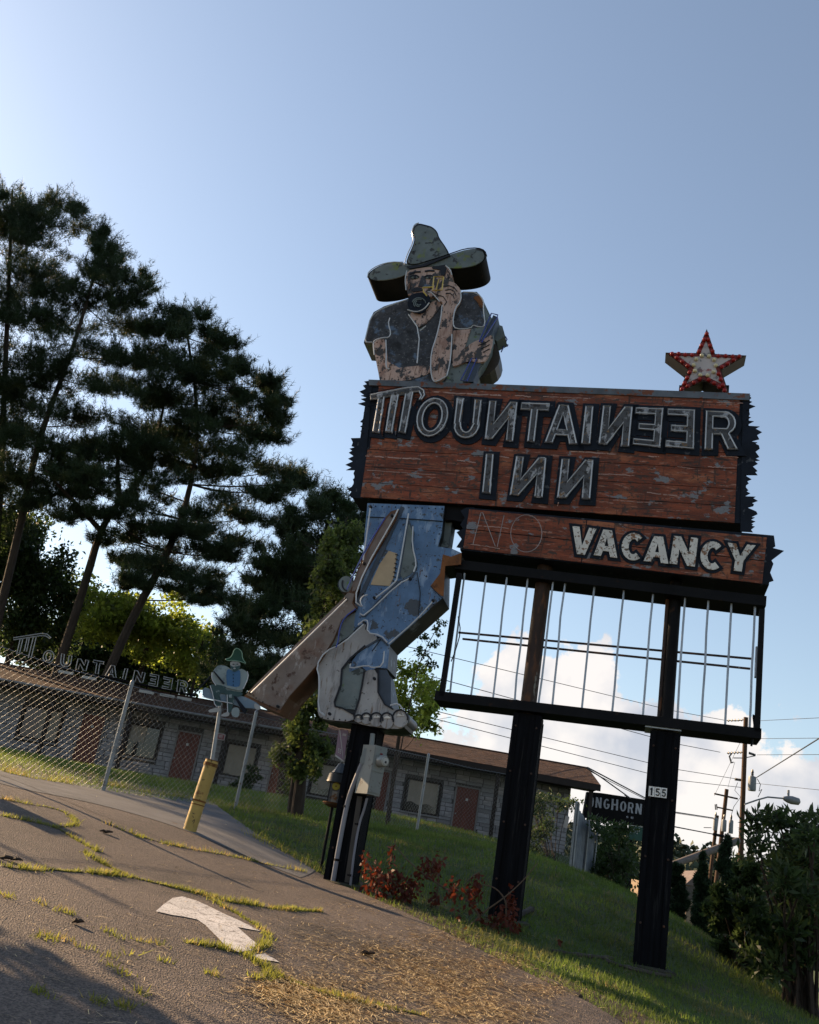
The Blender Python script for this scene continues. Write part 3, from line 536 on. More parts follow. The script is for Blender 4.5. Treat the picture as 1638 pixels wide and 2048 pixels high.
shrub('large glossy leaved shrub filling the lower right corner', 1600, 2000, 13.6, blob(1598, 1725, 52, 55, 18, .26)+blob(1605, 1810, 55, 75, 18, .26)+blob(1570, 1890, 60, 60, 10, .3)+[(1515, 1660, 16, 18), (1530, 1640, 16, 14), (1552, 1628, 16, 12), (1605, 1645, 24, 14), (1585, 1660, 22, 16), (1508, 1700, 14, 18), (1632, 1655, 18, 20)], leaf_s, .15, 50, .28, jit=.65, stm_r=.03)
shrub('dark dense hedge mass left of the large glossy shrub', 1470, 1915, 15.5, blob(1470, 1830, 40, 55, 12, .35)+blob(1520, 1880, 60, 60, 10, .4)+blob(1500, 1780, 25, 40, 6, .35), leaf_s, .12, 330, .35)
def conifer(label, u, vb, vt, Y, wpx):
    cl = []; 
    for i in range(14): t = i/13; cl.append((u+random.uniform(-1, 1)*2, vb+(vt-vb)*t, wpx*(1-t*.8)*(.55), (vb-vt)/13*1.1, 0))
    b = P(u, vb, Y); b[2] = H(b[0], b[1]); tr = thing('arborvitae', tuple(b), label, 'conifer', 'clipped evergreens on the bank'); trunk_of(tr, [(u, vb), (u+2, (vb+vt)/2)], Y, .06, .03)
    pts, outs, cen = spray(cl, Y, 700, 1.0, sub=14, jit=.25); needle_mesh('foliage', pts, outs+np.array((0, 0, .8)), .07, tr, leaf_c, b, 4, .012)
conifer('small pointed evergreen beside the right sign post', 1354, 1832, 1738, 21, 30)
conifer('narrow tall evergreen, middle of the three beyond the bank', 1405, 1865, 1728, 20, 26)
conifer('largest evergreen in front of the utility poles', 1455, 1880, 1698, 20.5, 62)
shrub('dark ivy covered bush under the black restaurant sign', 1235, 1790, 30, blob(1228, 1720, 42, 55, 16, .33)+[(1200, 1660, 20, 14), (1238, 1652, 22, 10), (1255, 1740, 22, 26), (1215, 1750, 30, 30)], leaf_d, .14, 90, .5, jit=.45)
shrub('leafy climber growing against the end of the motel wall', 1110, 1705, 36, blob(1095, 1620, 45, 30, 8, .4)+blob(1080, 1680, 35, 35, 8, .4)+[(1140, 1600, 16, 12), (1060, 1590, 18, 10)], leaf_d, .13, 60, .5, jit=.5)
shrub('rounded dark shrub in front of the boarded window', 492, 1590, 39, blob(492, 1562, 26, 18, 8, .45)+[(505, 1540, 14, 10)], leaf_d, .1, 180, .5)
# ================================================================ THE MOTEL SIGN
MAT_K = 1.1
FR = .3                       # front plane of the cabinets; they are 0.6 m deep
BK = -S_n
def SL(loops, off): return [[S(u, v, off) for u, v in l] for l in loops]
def plate(name, loops, off, thick, m, parent, smooth_it=0):
    if smooth_it: loops = [chaikin(l, smooth_it) for l in loops]
    mb = MB(); mb.prism(SL(loops, off), BK*thick); return mb.build(name, m, parent)
def neon(name, pts, off, parent, m, r=.011, closed=False, sm=0):
    if sm: pts = chaikin(pts, sm, closed)
    pts = [S(u, v, off) for u, v in pts]
    mb = MB(); mb.tube(pts, r, 5, closed)
    return mb.build(name, m, parent, smooth=True)
navy = mat('navy_sign_paint', (.007, .010, .017), .6, [((.05, .053, .06), 9, .68, .06)], bump=(30, .2), vary=.4, spec=.15)
redwood = mat('red_brown_board_paint', (.17, .040, .016), .62, [((.33, .115, .05), 1.3, .54, .18, (1, 1, 2.5)), ((.085, .026, .014), 1.5, .56, .2, (1.5, 1.5, .8)), ((.34, .17, .12), 5, .62, .10, (1, 1, 6)), ((.030, .018, .014), 4.2, .57, .10, (.6, .6, 7)), ((.05, .024, .016), 5, .64, .08, (3, 3, .5)), ((.055, .032, .022), 13, .60, .05, (1, 1, 1.5)), ((.16, .16, .17), 3.2, .665, .02, (1, 1, 1.6)), ((.028, .022, .02), 38, .66, .03)], bump=(14, .25), stretch=(.7, .7, 5), vary=.5, vscale=1.6)
greyface = mat('weathered_letter_paint', (.075, .075, .08), .6, [((.34, .34, .355), 7, .57, .06, (1, 1, .5)), ((.03, .025, .022), 15, .58, .04), ((.20, .12, .06), 11, .68, .03)], vary=.35, bump=(40, .2))
whiteface = mat('rusty_white_letter_paint', (.55, .52, .47), .6, [((.20, .10, .05), 9, .58, .05), ((.10, .07, .05), 22, .60, .04)], vary=.2)
blackmetal = mat('black_painted_metal', (.005, .005, .006), .6, [((.03, .015, .008), 8, .70, .08)], vary=.4, bump=(20, .15), spec=.12)
rustpipe = mat('rusted_pipe', (.035, .020, .015), .7, [((.10, .04, .018), 9, .56, .1), ((.2, .19, .16), 5, .70, .03)], vary=.5, stretch=(1, 1, .3))
glassgrey = mat('neon_glass', (.42, .43, .45), .25, spec=.6, vary=.15)
glassblue = mat('blue_neon_glass', (.02, .035, .22), .25, spec=.6, vary=.2)
glassyellow = mat('yellow_neon_glass', (.50, .36, .06), .3, spec=.6)
alum = mat('dull_aluminium', (.30, .33, .37), .42, vary=.2, metal=.5)
wood = mat('black_stained_timber', (.0045, .005, .0065), .85, [((.016, .016, .017), 5, .62, .1, (4, 4, .25))], bump=(24, .5), stretch=(6, 6, .4), vary=.5, spec=.08)
sheetgrey = mat('grey_green_sheet', (.13, .155, .155), .55, [((.05, .06, .06), 6, .64, .05), ((.10, .16, .05), 5, .70, .06)], vary=.25, bump=(18, .12))
skin = mat('peeling_flesh_paint', (.42, .29, .24), .6, [((.26, .155, .12), 3, .52, .1, (2, 2, .7)), ((.045, .043, .045), 6.5, .535, .04, (1, 1, .7)), ((.13, .06, .03), 6, .64, .08, (5, 5, .5)), ((.08, .05, .03), 19, .66, .04)], vary=.15)
footskin = mat('pale_foot_paint', (.30, .29, .285), .6, [((.15, .14, .14), 3, .54, .15, (3, 3, .6)), ((.14, .085, .05), 5, .66, .1, (4, 4, .6)), ((.07, .06, .055), 14, .70, .03)], vary=.2)
shirt = mat('dark_shirt_paint', (.036, .037, .043), .65, [((.085, .125, .19), 6, .58, .10), ((.13, .13, .13), 26, .66, .03), ((.012, .012, .013), 5, .62, .08)], vary=.5, vscale=8)
denim = mat('flaking_blue_paint', (.085, .155, .27), .55, [((.20, .28, .40), 3.5, .55, .10, (2.2, 2.2, .8)), ((.045, .09, .19), 2.0, .56, .2), ((.055, .065, .08), 3.2, .64, .012), ((.12, .06, .03), 6, .68, .08, (6, 6, .5)), ((.03, .022, .02), 24, .68, .03)], vary=.25, bump=(18, .12))
hatgreen = mat('mossy_hat_paint', (.115, .135, .135), .6, [((.13, .16, .045), 3.2, .60, .08), ((.035, .036, .037), 6, .62, .04)], vary=.25, vscale=5)
line = mat('black_outline_paint', (.012, .013, .018), .6)
rustknee = mat('rust_orange', (.17, .065, .022), .8, [((.07, .03, .015), 8, .55, .1)], vary=.4, bump=(30, .4))
stock = mat('rifle_stock_paint', (.17, .135, .115), .55, [((.115, .043, .017), 1.7, .47, .2, (1, 1, 1)), ((.30, .27, .25), 5, .62, .1, (2, 2, 1)), ((.06, .03, .02), 7, .64, .06)], vary=.25)
stockdark = mat('rifle_brown', (.10, .045, .022), .5, [((.2, .15, .12), 3, .6, .1)], vary=.3)
tan = mat('tan_patch_paint', (.40, .30, .19), .6, vary=.15)
gunblue = mat('gun_blue_paint', (.045, .06, .085), .5, vary=.3)
dialcream = mat('cream_bulb', (.55, .48, .30), .25, spec=.6, vary=.1)
bulbred = mat('red_bulb', (.26, .010, .008), .35, spec=.4, vary=.25)
starwhite = mat('star_white_enamel', (.40, .35, .34), .5, [((.10, .10, .11), 8, .58, .06), ((.25, .05, .04), 5, .66, .08)], vary=.15)
starrim = mat('star_rim_brass', (.045, .028, .016), .45, vary=.4, metal=.4)

sign = thing('motel_sign', tuple(S_O), 'huge weathered motel sign with red board, neon letters and seated mountaineer on black posts', 'motel sign')
# ---- posts
def post(name, bot, top, wd, m, depth=.36):
    a = S(*bot); b = S(*top); b[:2] = a[:2]; a[2] -= .4
    mb = MB(); mb.beam(a, b, wd, depth, S_s); return mb.build(name, m, sign)
for bu, bv, tu, tv in ((681, 1770, 742, 1405), (1009, 1840, 1052, 1432), (1297, 1940, 1327, 1468)):
    p = post('post', (bu, bv), (tu, tv), .37, wood)
    a = S(bu, bv); b = S(tu, tv); z1 = b[2]; z0 = a[2]-.4
    for sd in (-1, 1):      # corner boards of the timber casing
        for dd in (-1, 1):
            mb = MB(); c = a + S_s*sd*.155 - S_n*dd*.192; mb.beam((c[0], c[1], z0), (c[0], c[1], z1-.03-.02*dd), .075, .022, S_s); mb.build('corner_board', wood, p)
for bu, bv, tu, tv, rr, m in ((1053, 1440, 1088, 1060, .112, rustpipe), (1331, 1475, 1352, 1080, .085, blackmetal), (1318, 1440, 1338, 1190, .03, rustpipe), (735, 1440, 770, 1000, .1, blackmetal)):
    a = S(bu, bv); b = S(tu, tv); mb = MB(); mb.tube([a, (a[0], a[1], b[2])], rr, 12); mb.build('pole', m, sign, smooth=True)
for u, v in ((1050, 1428), (1325, 1464)):
    a = S(u, v); mb = MB(); mb.beam(a+(0, 0, -.0), a+(0, 0, .035), .46, .44, S_s); mb.build('post_cap', alum if u > 1200 else blackmetal, sign)
# ---- main board: planks between a top and bottom edge, each with saw-cut ends
def lerp(a, b, t): return np.array(a, float)*(1-t)+np.array(b, float)*t
TL, TR, BL, BR = (737, 763), (1500, 791), (703, 993), (1489, 1047)
core = MB(); core.prism(SL([[TL, TR, BR, BL]], FR-.012), BK*.576); board = core.build('board', navy, sign)
def saw(a, b, outdir, n, seed, amp):
    "toothed edge from a to b pushed along outdir"
    rr = random.Random(seed); pts = []; n = max(3, round(n*.72))
    for i in range(n):
        t0 = i/n; tm = (i+.12+.76*rr.random())/n
        pts.append(lerp(a, b, t0)); pts.append(lerp(a, b, tm)+np.array(outdir)*amp*(.2+1.15*rr.random()**1.3))
    return pts
rows = [(0, .16, 3), (.16, .40, 5), (.40, .575, 5), (.575, .78, 7), (.78, 1.0, 6)]
rows = [(0, .135), (.135, .30), (.30, .455), (.455, .585), (.585, .735), (.735, .87), (.87, 1)]
for i, (t0, t1) in enumerate(rows):
    g = .0022
    a0 = lerp(TL, BL, t0+g); a1 = lerp(TL, BL, t1-g); b0 = lerp(TR, BR, t0+g); b1 = lerp(TR, BR, t1-g)
    ins = np.array((20, 1)); xl = np.array([0, 0]) if t0 >= .5 else np.array((4, 0))
    plate('plank', [[a0+ins*.9+xl, b0-ins, b1-ins, a1+ins*.9+xl]], FR+.012, .03, redwood, board)
ZJ = Z(1440, 770, 120/793)
jr = [(405, 135), (395, 150), (415, 170), (375, 205), (425, 220), (380, 250), (468, 280), (340, 335), (390, 360), (395, 390), (360, 415), (412, 425), (340, 465), (448, 478), (340, 535), (525, 548), (470, 575), (555, 622), (490, 660), (520, 715), (410, 745), (495, 757), (470, 775), (515, 797), (525, 840), (470, 880), (520, 950), (470, 970), (525, 995), (460, 1005), (500, 1040), (435, 1075), (495, 1135), (465, 1150), (497, 1190), (325, 1190), (417, 1245), (360, 1270), (380, 1300), (330, 1335), (375, 1390), (350, 1405), (400, 1430), (330, 1470), (472, 1475), (440, 1495), (500, 1530), (420, 1560), (450, 1575), (440, 1600), (365, 1620), (480, 1670), (497, 1705), (415, 1745), (462, 1750), (410, 1780), (468, 1803), (412, 1830), (440, 1840), (420, 1860), (462, 1870), (410, 1910), (435, 1945), (270, 1935), (300, 140)]
jl = [(215, 80), (180, 85), (200, 105), (170, 115), (190, 140), (145, 160), (180, 185), (155, 190), (200, 205), (155, 215), (190, 235), (135, 250), (190, 270), (195, 290), (175, 320), (190, 345), (150, 385), (185, 400), (150, 420), (180, 435), (150, 455), (180, 475), (160, 505), (80, 507), (95, 540), (85, 565), (110, 575), (70, 585), (90, 600), (65, 615), (100, 640), (60, 660), (95, 680), (40, 705), (85, 725), (45, 745), (110, 745), (100, 770), (110, 800), (95, 815), (105, 840), (85, 870), (50, 885), (85, 905), (65, 930), (85, 950), (170, 955), (240, 85)]
for off in (FR+.004, FR-.56): plate('jagged_edge', [ZJ(jr)], off, .012, navy, board); plate('jagged_edge', [Z3(jl)], off, .012, navy, board)
plate('top_flashing', [[TL+np.array((0, -4)), TR+np.array((0, -4)), TR+np.array((-1, 9)), TL+np.array((1, 7))]], FR+.03, .05, mat('grey_flashing', (.09, .10, .115), .6, [((.14, .045, .02), 6, .6, .04)], vary=.4), board)
# ---- letters: navy backing, weathered face, neon tube along the outline
def sign_letter(ch, quad, parent, mirror=False, grow=8, face=greyface, w=.3, h=.17, tube=glassgrey, inset=-2.2, loops=None, back=navy, o=FR+.03, shift=(3, 4)):
    loops = loops or quad_map(quad, glyph(ch, w, h), mirror)
    ob = plate('letter_back', [offset_poly(loops[0], grow)+np.array(shift)*0 if False else [p+np.array(shift) for p in offset_poly(loops[0], grow)]], o, .016, back, parent) if ch != 'O' else plate('letter_back', [[p+np.array(shift) for p in offset_poly(loops[0], grow)], [p+np.array(shift)*.5 for p in offset_poly(loops[1], -grow*.9)]], o, .016, back, parent)
    f = plate('letter_face', loops, o+.02, .018, face, parent)
    if tube:
        for k, l in enumerate(loops): neon('neon_tube', offset_poly(l, inset if k == 0 else -inset), o+.075, parent, tube, .010, True)
    return f
row1 = [('M', Z3, [(220, 117), (637, 117), (220, 475), (637, 475)], 0, .3, .17), ('O', Z3, [(590, 198), (835, 210), (545, 495), (775, 500)], 0, .23, .165), ('U', Z3, [(868, 205), (1058, 218), (832, 505), (1030, 515)], 0, .3, .18), ('N', Z3, [(1110, 225), (1325, 235), (1075, 512), (1290, 535)], 1, .27, .2),
        ('T', Z3, [(1348, 238), (1562, 246), (1310, 528), (1530, 545)], 0, .27, .2), ('A', Z4, [(55, 547), (258, 558), (27, 803), (247, 815)], 0, .26, .2), ('I', Z4, [(296, 560), (352, 562), (267, 812), (330, 815)], 0, .3, .2), ('N', Z4, [(412, 557), (610, 565), (382, 812), (585, 832)], 1, .28, .2),
        ('E', Z4, [(625, 570), (810, 576), (605, 816), (790, 835)], 1, .3, .18), ('E', Z4, [(835, 578), (1018, 584), (820, 830), (1010, 848)], 1, .3, .18), ('R', Z4, [(1086, 590), (1290, 600), (1075, 850), (1292, 850)], 0, .27, .17)]
for ch, z, q, mir, w_, h_ in row1:
    lp = z([p for p in q])
    if ch == 'M':
        a = glyph('M')[0]; lp2 = z([(220+x*417, 475-y*358) for x, y in a]); sign_letter('M', None, board, loops=[lp2], grow=7)
    else: sign_letter(ch, lp, board, bool(mir), w=w_, h=h_)
for ch, z, q, mir in [('I', Z3, [(1085, 620), (1147, 622), (1055, 915), (1122, 922)], 0), ('N', Z3, [(1310, 640), (1540, 650), (1262, 930), (1510, 952)], 1), ('N', Z4, [(140, 905), (352, 915), (110, 1165), (330, 1176)], 1)]:
    sign_letter(ch, z(q), board, bool(mir), w=.27, face=greyface)
# ---- vacancy board
VTL, VTR, VBL, VBR = (933, 1015), (1548, 1071), (920, 1099), (1538, 1170)
mb = MB(); mb.prism(SL([[VTL, VTR, VBR, VBL]], FR+.03), BK*.6); vac = mb.build('vacancy_board', navy, sign)
for t0, t1 in ((0.04, .5), (.52, .97)):
    g = [lerp(VTL, VBL, t0)+(6, 0), lerp(VTR, VBR, t0)-(14, 0), lerp(VTR, VBR, t1)-(14, 0), lerp(VTL, VBL, t1)+(6, 0)]
    c = .395; m0 = lerp(g[0], g[1], c); m1 = lerp(g[3], g[2], c)
    plate('plank', [[g[0], m0-(1, 0), m1-(1, 0), g[3]]], FR+.045, .02, redwood, vac)
    plate('plank', [[m0+(1, 0), g[1], g[2], m1+(1, 0)]], FR+.045, .02, redwood, vac)
for a, b, d_, n, sd, amp in ((VTL, VBL, (-1, .1), 5, 21, 12), (VTR, VBR, (1, .1), 6, 22, 17)):
    a = np.array(a); b = np.array(b); s_ = 1 if d_[0] < 0 else -1
    for off in (FR+.036, FR-.53): plate('jagged_edge', [saw(a, b, d_, n, sd, amp)+[b+(16*s_, 0), a+(16*s_, 0)]], off, .012, navy, vac)
for ch, q in [('V', [(648, 118), (757, 130), (632, 240), (740, 254)]), ('A', [(755, 130), (862, 142), (745, 250), (852, 263)]), ('C', [(880, 143), (985, 156), (865, 266), (972, 282)]), ('A', [(985, 160), (1095, 170), (972, 277), (1085, 290)]), ('N', [(1110, 163), (1220, 173), (1090, 288), (1205, 303)]),
              ('C', [(1238, 182), (1345, 194), (1224, 308), (1332, 326)]), ('Y', [(1355, 194), (1482, 206), (1338, 315), (1462, 331)])]:
    sign_letter(ch, Z5(q), vac, grow=6, face=whiteface, w=.3, h=.22, tube=None, o=FR+.055, shift=(0, 1))
ZN = Z(910, 1000, 220/1638)
for pts_ in ([(385, 190), (268, 660)], [(385, 190), (410, 185), (600, 690)], [(730, 230), (628, 700)]): neon('neon_tube', ZN(pts_), FR+.11, vac, mat('dull_clear_glass', (.24, .20, .19), .35), .006)
neon('neon_tube', ZN(ell(1062, 498, 232, 278, 26)), FR+.11, vac, MATS['dull_clear_glass'], .006, True)
scuff = mat('pale_brush_stroke', (.34, .21, .17), .6, [((.17, .05, .025), 16, .52, .1)], vary=.3)
def brush(pts, wd, z=ZN, par=None, o=FR+.048):
    q = z(pts); n = 9; P2 = [lerp(q[i], q[i+1], t)+np.array((0, random.gauss(0, .35))) for i in range(len(q)-1) for t in np.linspace(0, 1, n)[:-1]]+[np.array(q[-1])]
    plate('brush_stroke', [stroke(P2, wd)], o, .003, scuff, par or vac)
brush([(340, 385), (690, 405), (900, 440)], 1.6); brush([(1000, 445), (1110, 458)], 1.4); brush([(1295, 472), (1445, 478)], 1.2); brush([(230, 658), (470, 690), (670, 725)], 1.6); brush([(1540, 30), (1525, 90)], 1.5)
for x0, y0, x1, y1, z in ((690, 160, 1200, 190, Z3), (1300, 190, 1420, 200, Z3), (190, 640, 600, 665, Z3), (250, 800, 300, 805, Z3), (200, 745, 680, 780, Z3), (1180, 640, 1260, 655, Z3), (870, 670, 1010, 690, Z3), (20, 500, 330, 515, Z4), (1060, 535, 1330, 545, Z4), (700, 890, 780, 895, Z4), (380, 1010, 620, 1020, Z4), (1100, 960, 1280, 970, Z4), (700, 1130, 900, 1150, Z4), (200, 860, 500, 880, Z4), (900, 960, 1010, 975, Z4), (1180, 890, 1300, 900, Z4), (480, 1180, 800, 1200, Z4)): brush([(x0, y0), ((x0+x1)/2, (y0+y1)/2+random.uniform(-4, 4)), (x1, y1)], random.uniform(1.2, 2.6), z, board, FR+.0155)
# ---- empty reader frame
fr = []
fTL, fTR, fBL, fBR = (921, 1140), (1527, 1212), (880, 1395), (1517, 1470)
def bar(name, a, b, wz, wd, m, parent, off=0.0):
    mb = MB(); A = S(*a, off); B = S(*b, off); mb.beam(A, B, wz, wd, np.cross(B-A, S_n)); return mb.build(name, m, parent)
rf = bar('reader_frame', (876, 1398), (1518, 1474), .13, .5, blackmetal, sign, 0)
bar('frame_beam', (916, 1139), (1528, 1213), .14, .5, blackmetal, rf)
for o_ in (-.22, .22):
    bar('frame_upright', (919, 1147), (883, 1393), .075, .06, rustpipe if o_ < 0 else blackmetal, rf, o_)
    bar('frame_upright', (1524, 1219), (1514, 1464), .07, .06, blackmetal, rf, o_)
bar('wooden_strip', (911, 1205), (896, 1300), .06, .05, mat('raw_strip', (.16, .09, .04), .8), rf, .0)
for (xt, yt), (xb, yb) in (((158, 345), (90, 885)), ((255, 355), (185, 893)), ((350, 365), (285, 905)), ((445, 370), (385, 912)), ((560, 385), (492, 925)), ((617, 378), (556, 930)), ((750, 392), (690, 948)), ((885, 402), (828, 963)), ((1018, 415), (968, 980)), ((1163, 432), (1125, 1000)), ((1268, 447), (1235, 1015)), ((1373, 460), (1342, 1028)), ((1480, 470), (1453, 1045))):
    a, b = Z5([(xt, yt-12), (xb, yb+10)]); A_ = S(*a, .17); B_ = S(*b, .17); mb = MB(); mb.tube([A_*(1-t)+B_*t+S_s*(random.gauss(0, .006) if 0 < t < 1 else 0)+S_n*(random.gauss(0, .006) if 0 < t < 1 else 0) for t in (0, .3, .55, .8, 1)], .015, 6); mb.build('upright_bar', alum, rf, smooth=True)
for a, b in (((130, 603), (1470, 723)), ((148, 632), (1457, 768))):
    a, b = Z5([a, b]); bar('cross_rod', tuple(a), tuple(b), .026, .026, rustpipe, rf, -.1 if a[1] > 1270 else -.16)
a, b = Z5([(1492, 670), (1487, 808)]); bar('junction_box', tuple(a), tuple(b), .06, .08, alum, rf, .12)
cable = Z5([(128, 530), (140, 600), (118, 680), (96, 735)]); neon('loose_cable', cable, .2, rf, blackmetal, .008, False, 1)
cable = Z5([(1480, 985), (1470, 975), (1478, 1040), (1462, 1120)]); neon('loose_cable', cable, .2, rf, blackmetal, .014, False, 1)
# ---- star with bulbs
st = [(1093, 58), (1148, 222), (1352, 232), (1188, 328), (1238, 482), (1073, 400), (903, 477), (972, 328), (823, 213), (1022, 216)]
mb = MB(); mb.prism(SL([Z4(st)], FR-.1), BK*.3); star = mb.build('star', starrim, sign)
cst = np.array((1080, 285)); inner = [tuple(cst+(np.array(p)-cst)*.93) for p in st]
plate('star_border', [Z4(inner)], FR-.088, .02, mat('star_red_border', (.16, .018, .014), .5, [((.05, .02, .015), 9, .6, .06)], vary=.3), star); plate('star_face', [Z4([tuple(cst+(np.array(p)-cst)*.66) for p in st])], FR-.082, .01, starwhite, star)
mb = MB(); mb.lathe((0, 0, 0), [(.028, 0), (.033, .012), (.031, .032), (.018, .045), (.003, .05)], 10, -BK); bulbme = mb.mesh('bulb', (0, 0, 0), True)
bme_r = bulbme; bme_r.materials.append(bulbred); bme_c = bulbme.copy(); bme_c.materials.clear(); bme_c.materials.append(dialcream)
def bulb(p, me, parent):
    q = S(*Z4([p])[0], FR-.085); o = bpy.data.objects.new('bulb', me); COL.objects.link(o); o.parent = parent; o.location = tuple(q-root_loc(parent))
red = [(1092, 95), (1077, 133), (1102, 133), (1058, 172), (1115, 172), (1042, 210), (1130, 210), (865, 226), (908, 226), (952, 232), (997, 234), (897, 250), (932, 275), (967, 302), (1168, 240), (1215, 240), (1262, 243), (1305, 243), (1268, 266), (1230, 290), (1192, 311),
       (980, 347), (965, 383), (947, 419), (930, 457), (968, 437), (1008, 414), (1046, 391), (1105, 395), (1140, 418), (1173, 443), (1208, 467), (1198, 432), (1183, 394), (1170, 357)]
for p in red: bulb(p, bme_r, star)
for p in [(1060, 237), (1107, 241), (1023, 260), (1140, 264), (1006, 299), (1152, 302), (1015, 337), (1137, 344), (1050, 364), (1098, 367)]: bulb(p, bme_c, star)
for u in (920, 1225):
    mb = MB(); q = S(*Z4([(u, 478)])[0], 0); mb.beam(q+(0, 0, -.25), q+(0, 0, .12), .05, .05, S_s); mb.build('bracket', blackmetal, star)
# ---- seated mountaineer, upper half above the board
fig = MB(); torso = [(205, 1145), (250, 960), (290, 880), (380, 830), (580, 765), (860, 740), (1060, 705), (1180, 705), (1235, 770), (1275, 900), (1290, 1010), (1320, 1070), (1300, 1210), (1240, 1330), (1120, 1500), (1000, 1512), (350, 1512), (330, 1400), (290, 1200), (280, 1150)]
fig.prism(SL([Z1(torso)], FR-.02), BK*.56); figure = fig.build('figure_torso', sheetgrey, sign)
def fp(name, pts, lvl, m, sm=1, par=None, z=Z1): return plate(name, [z(pts)], FR+.015*lvl, .02, m, par or figure, sm)
fp('shirt', [(205, 1145), (250, 960), (290, 880), (380, 830), (580, 765), (600, 890), (690, 1035), (860, 830), (1000, 760), (1060, 705), (1180, 705), (1235, 770), (1262, 1005), (1140, 1020), (985, 1030), (970, 1330), (800, 1500), (430, 1500), (420, 1370), (395, 1120), (330, 1105), (285, 1140)], 0, shirt, 0)
fp('gun_panel', [(1130, 1025), (1262, 1005), (1310, 1080), (1300, 1200), (1110, 1500), (900, 1505), (960, 1330), (1060, 1200)], 0.1, sheetgrey, 0)
fp('neck', [(592, 880), (700, 850), (850, 760), (880, 830), (700, 1022), (640, 970)], 1, skin, 1)
fp('shirt_tear', [(1140, 750), (1210, 730), (1235, 800), (1225, 840), (1205, 840), (1185, 790)], 1, rustknee, 1)
fp('forearm', [(285, 1150), (330, 1108), (395, 1118), (420, 1370), (780, 1330), (800, 1400), (600, 1465), (430, 1500), (380, 1515), (345, 1480), (330, 1400), (300, 1250)], 1, skin, 1)
fp('upper_arm', [(975, 1040), (1130, 1025), (1070, 1200), (970, 1310)], 1, skin, 0)
# hat
brim = [(245, 600), (234, 562), (270, 520), (350, 475), (440, 450), (550, 455), (600, 470), (760, 430), (930, 390), (1080, 342), (1190, 330), (1240, 345), (1262, 390), (1250, 430), (1200, 468), (1100, 495), (960, 505), (870, 480), (740, 490), (600, 530), (540, 570), (430, 600), (310, 612)]
hb = MB(); hb.prism(SL([chaikin(Z1(brim), 2)], FR+.02), BK*.62); hat = hb.build('hat', blackmetal, sign)
fp('hat_brim', [tuple(np.array((748, 475))*.03+np.array(p)*.97) for p in brim], 2.2, hatgreen, 2, hat)
crown = [(565, 468), (585, 400), (635, 290), (642, 240), (620, 195), (635, 140), (675, 112), (740, 128), (795, 143), (840, 185), (855, 240), (900, 300), (945, 375), (930, 398), (780, 432), (650, 478)]
cb = MB(); cb.prism(SL([chaikin(Z1(crown), 2)], FR+.04), BK*.3); crn = cb.build('hat_crown', line, hat)
fp('crown_face', [tuple(np.array((745, 330))*.07+np.array(p)*.93) for p in crown], 4, hatgreen, 2, hat)
fp('hat_band', [(572, 485), (700, 470), (850, 415), (945, 378), (950, 392), (860, 430), (740, 482), (600, 505)], 4.2, line, 0, hat)
neon('neon_tube', Z1([(555, 470), (575, 390), (630, 280), (628, 220), (618, 185), (640, 125), (680, 110)]), FR+.12, hat, glassgrey, .009, False, 1)
neon('neon_tube', Z1([(545, 450), (440, 447), (330, 475), (245, 530), (236, 580)]), FR+.12, hat, glassgrey, .009, False, 1)
neon('neon_tube', Z1([(730, 450), (945, 378), (1080, 332), (1190, 325), (1250, 350), (1265, 400)]), FR+.12, hat, blackmetal, .009, False, 1)
for o_ in (-.36,):
    neon('neon_tube', Z1([(1050, 500), (1150, 490), (1215, 462), (1262, 420), (1262, 380)]), o_, hat, glassgrey, .009, False, 1); neon('neon_tube', Z1([(250, 600), (300, 622), (420, 612), (520, 590)]), o_, hat, glassgrey, .009, False, 1)
# face
fb = MB(); fb.prism(SL([chaikin(Z1([(575, 525), (700, 497), (820, 488), (905, 478), (955, 510), (968, 560), (940, 610), (900, 640), (880, 700), (770, 760), (590, 745), (575, 690), (563, 600)]), 1)], FR+.045), BK*.25); face = fb.build('face', skin, sign)
FL = 4
fp('hair', [(790, 492), (905, 470), (920, 500), (905, 560), (870, 560), (862, 515), (800, 505)], FL, line, 0, face)
fp('beard', [(590, 735), (690, 705), (760, 725), (782, 770), (770, 820), (730, 870), (690, 892), (620, 880), (580, 830)], FL, navy, 1, face)
for k in range(4):
    a = [(680+(18+14*k)*math.cos(t), 805+(14+12*k)*math.sin(t)) for t in np.linspace(.4+k, 3.2+k, 7)]; fp('beard_curl', [tuple(p) for p in stroke(a, 6)], FL+.9, sheetgrey, 0, face)
fp('moustache', [(612, 690), (650, 662), (700, 668), (720, 690), (680, 700), (630, 705)], FL, line, 1, face)
fp('nose', [(705, 565), (735, 570), (745, 640), (800, 650), (790, 672), (730, 665), (675, 655), (690, 610)], FL, shirt, 0, face)
for cx in (642, 767):
    fp('eye', ell(cx, 576, 36, 15, 12), FL, sheetgrey, 0, face); fp('pupil', ell(cx+3, 576, 12, 12, 8), FL+.9, line, 0, face); fp('eye_line', [tuple(p) for p in stroke([(cx-38, 574), (cx-20, 562), (cx+15, 560), (cx+38, 572)], 7)], FL+1.2, line, 0, face)
fp('brow', [tuple(p) for p in stroke([(598, 548), (640, 532), (695, 530)], 11)], FL, line, 0, face); fp('brow', [tuple(p) for p in stroke([(730, 527), (770, 520), (815, 522)], 12)], FL, line, 0, face)
fp('cheek_line', [tuple(p) for p in stroke([(600, 600), (612, 650), (600, 690)], 6)], FL, line, 0, face); fp('ear_line', [tuple(p) for p in stroke([(925, 520), (945, 545), (930, 585)], 6)], FL, line, 0, face)
for ptsn in ([(810, 575), (892, 578), (880, 690), (800, 692)], ):
    neon('pipe_tube', Z1(ptsn), FR+.15, face, glassyellow, .012, True)
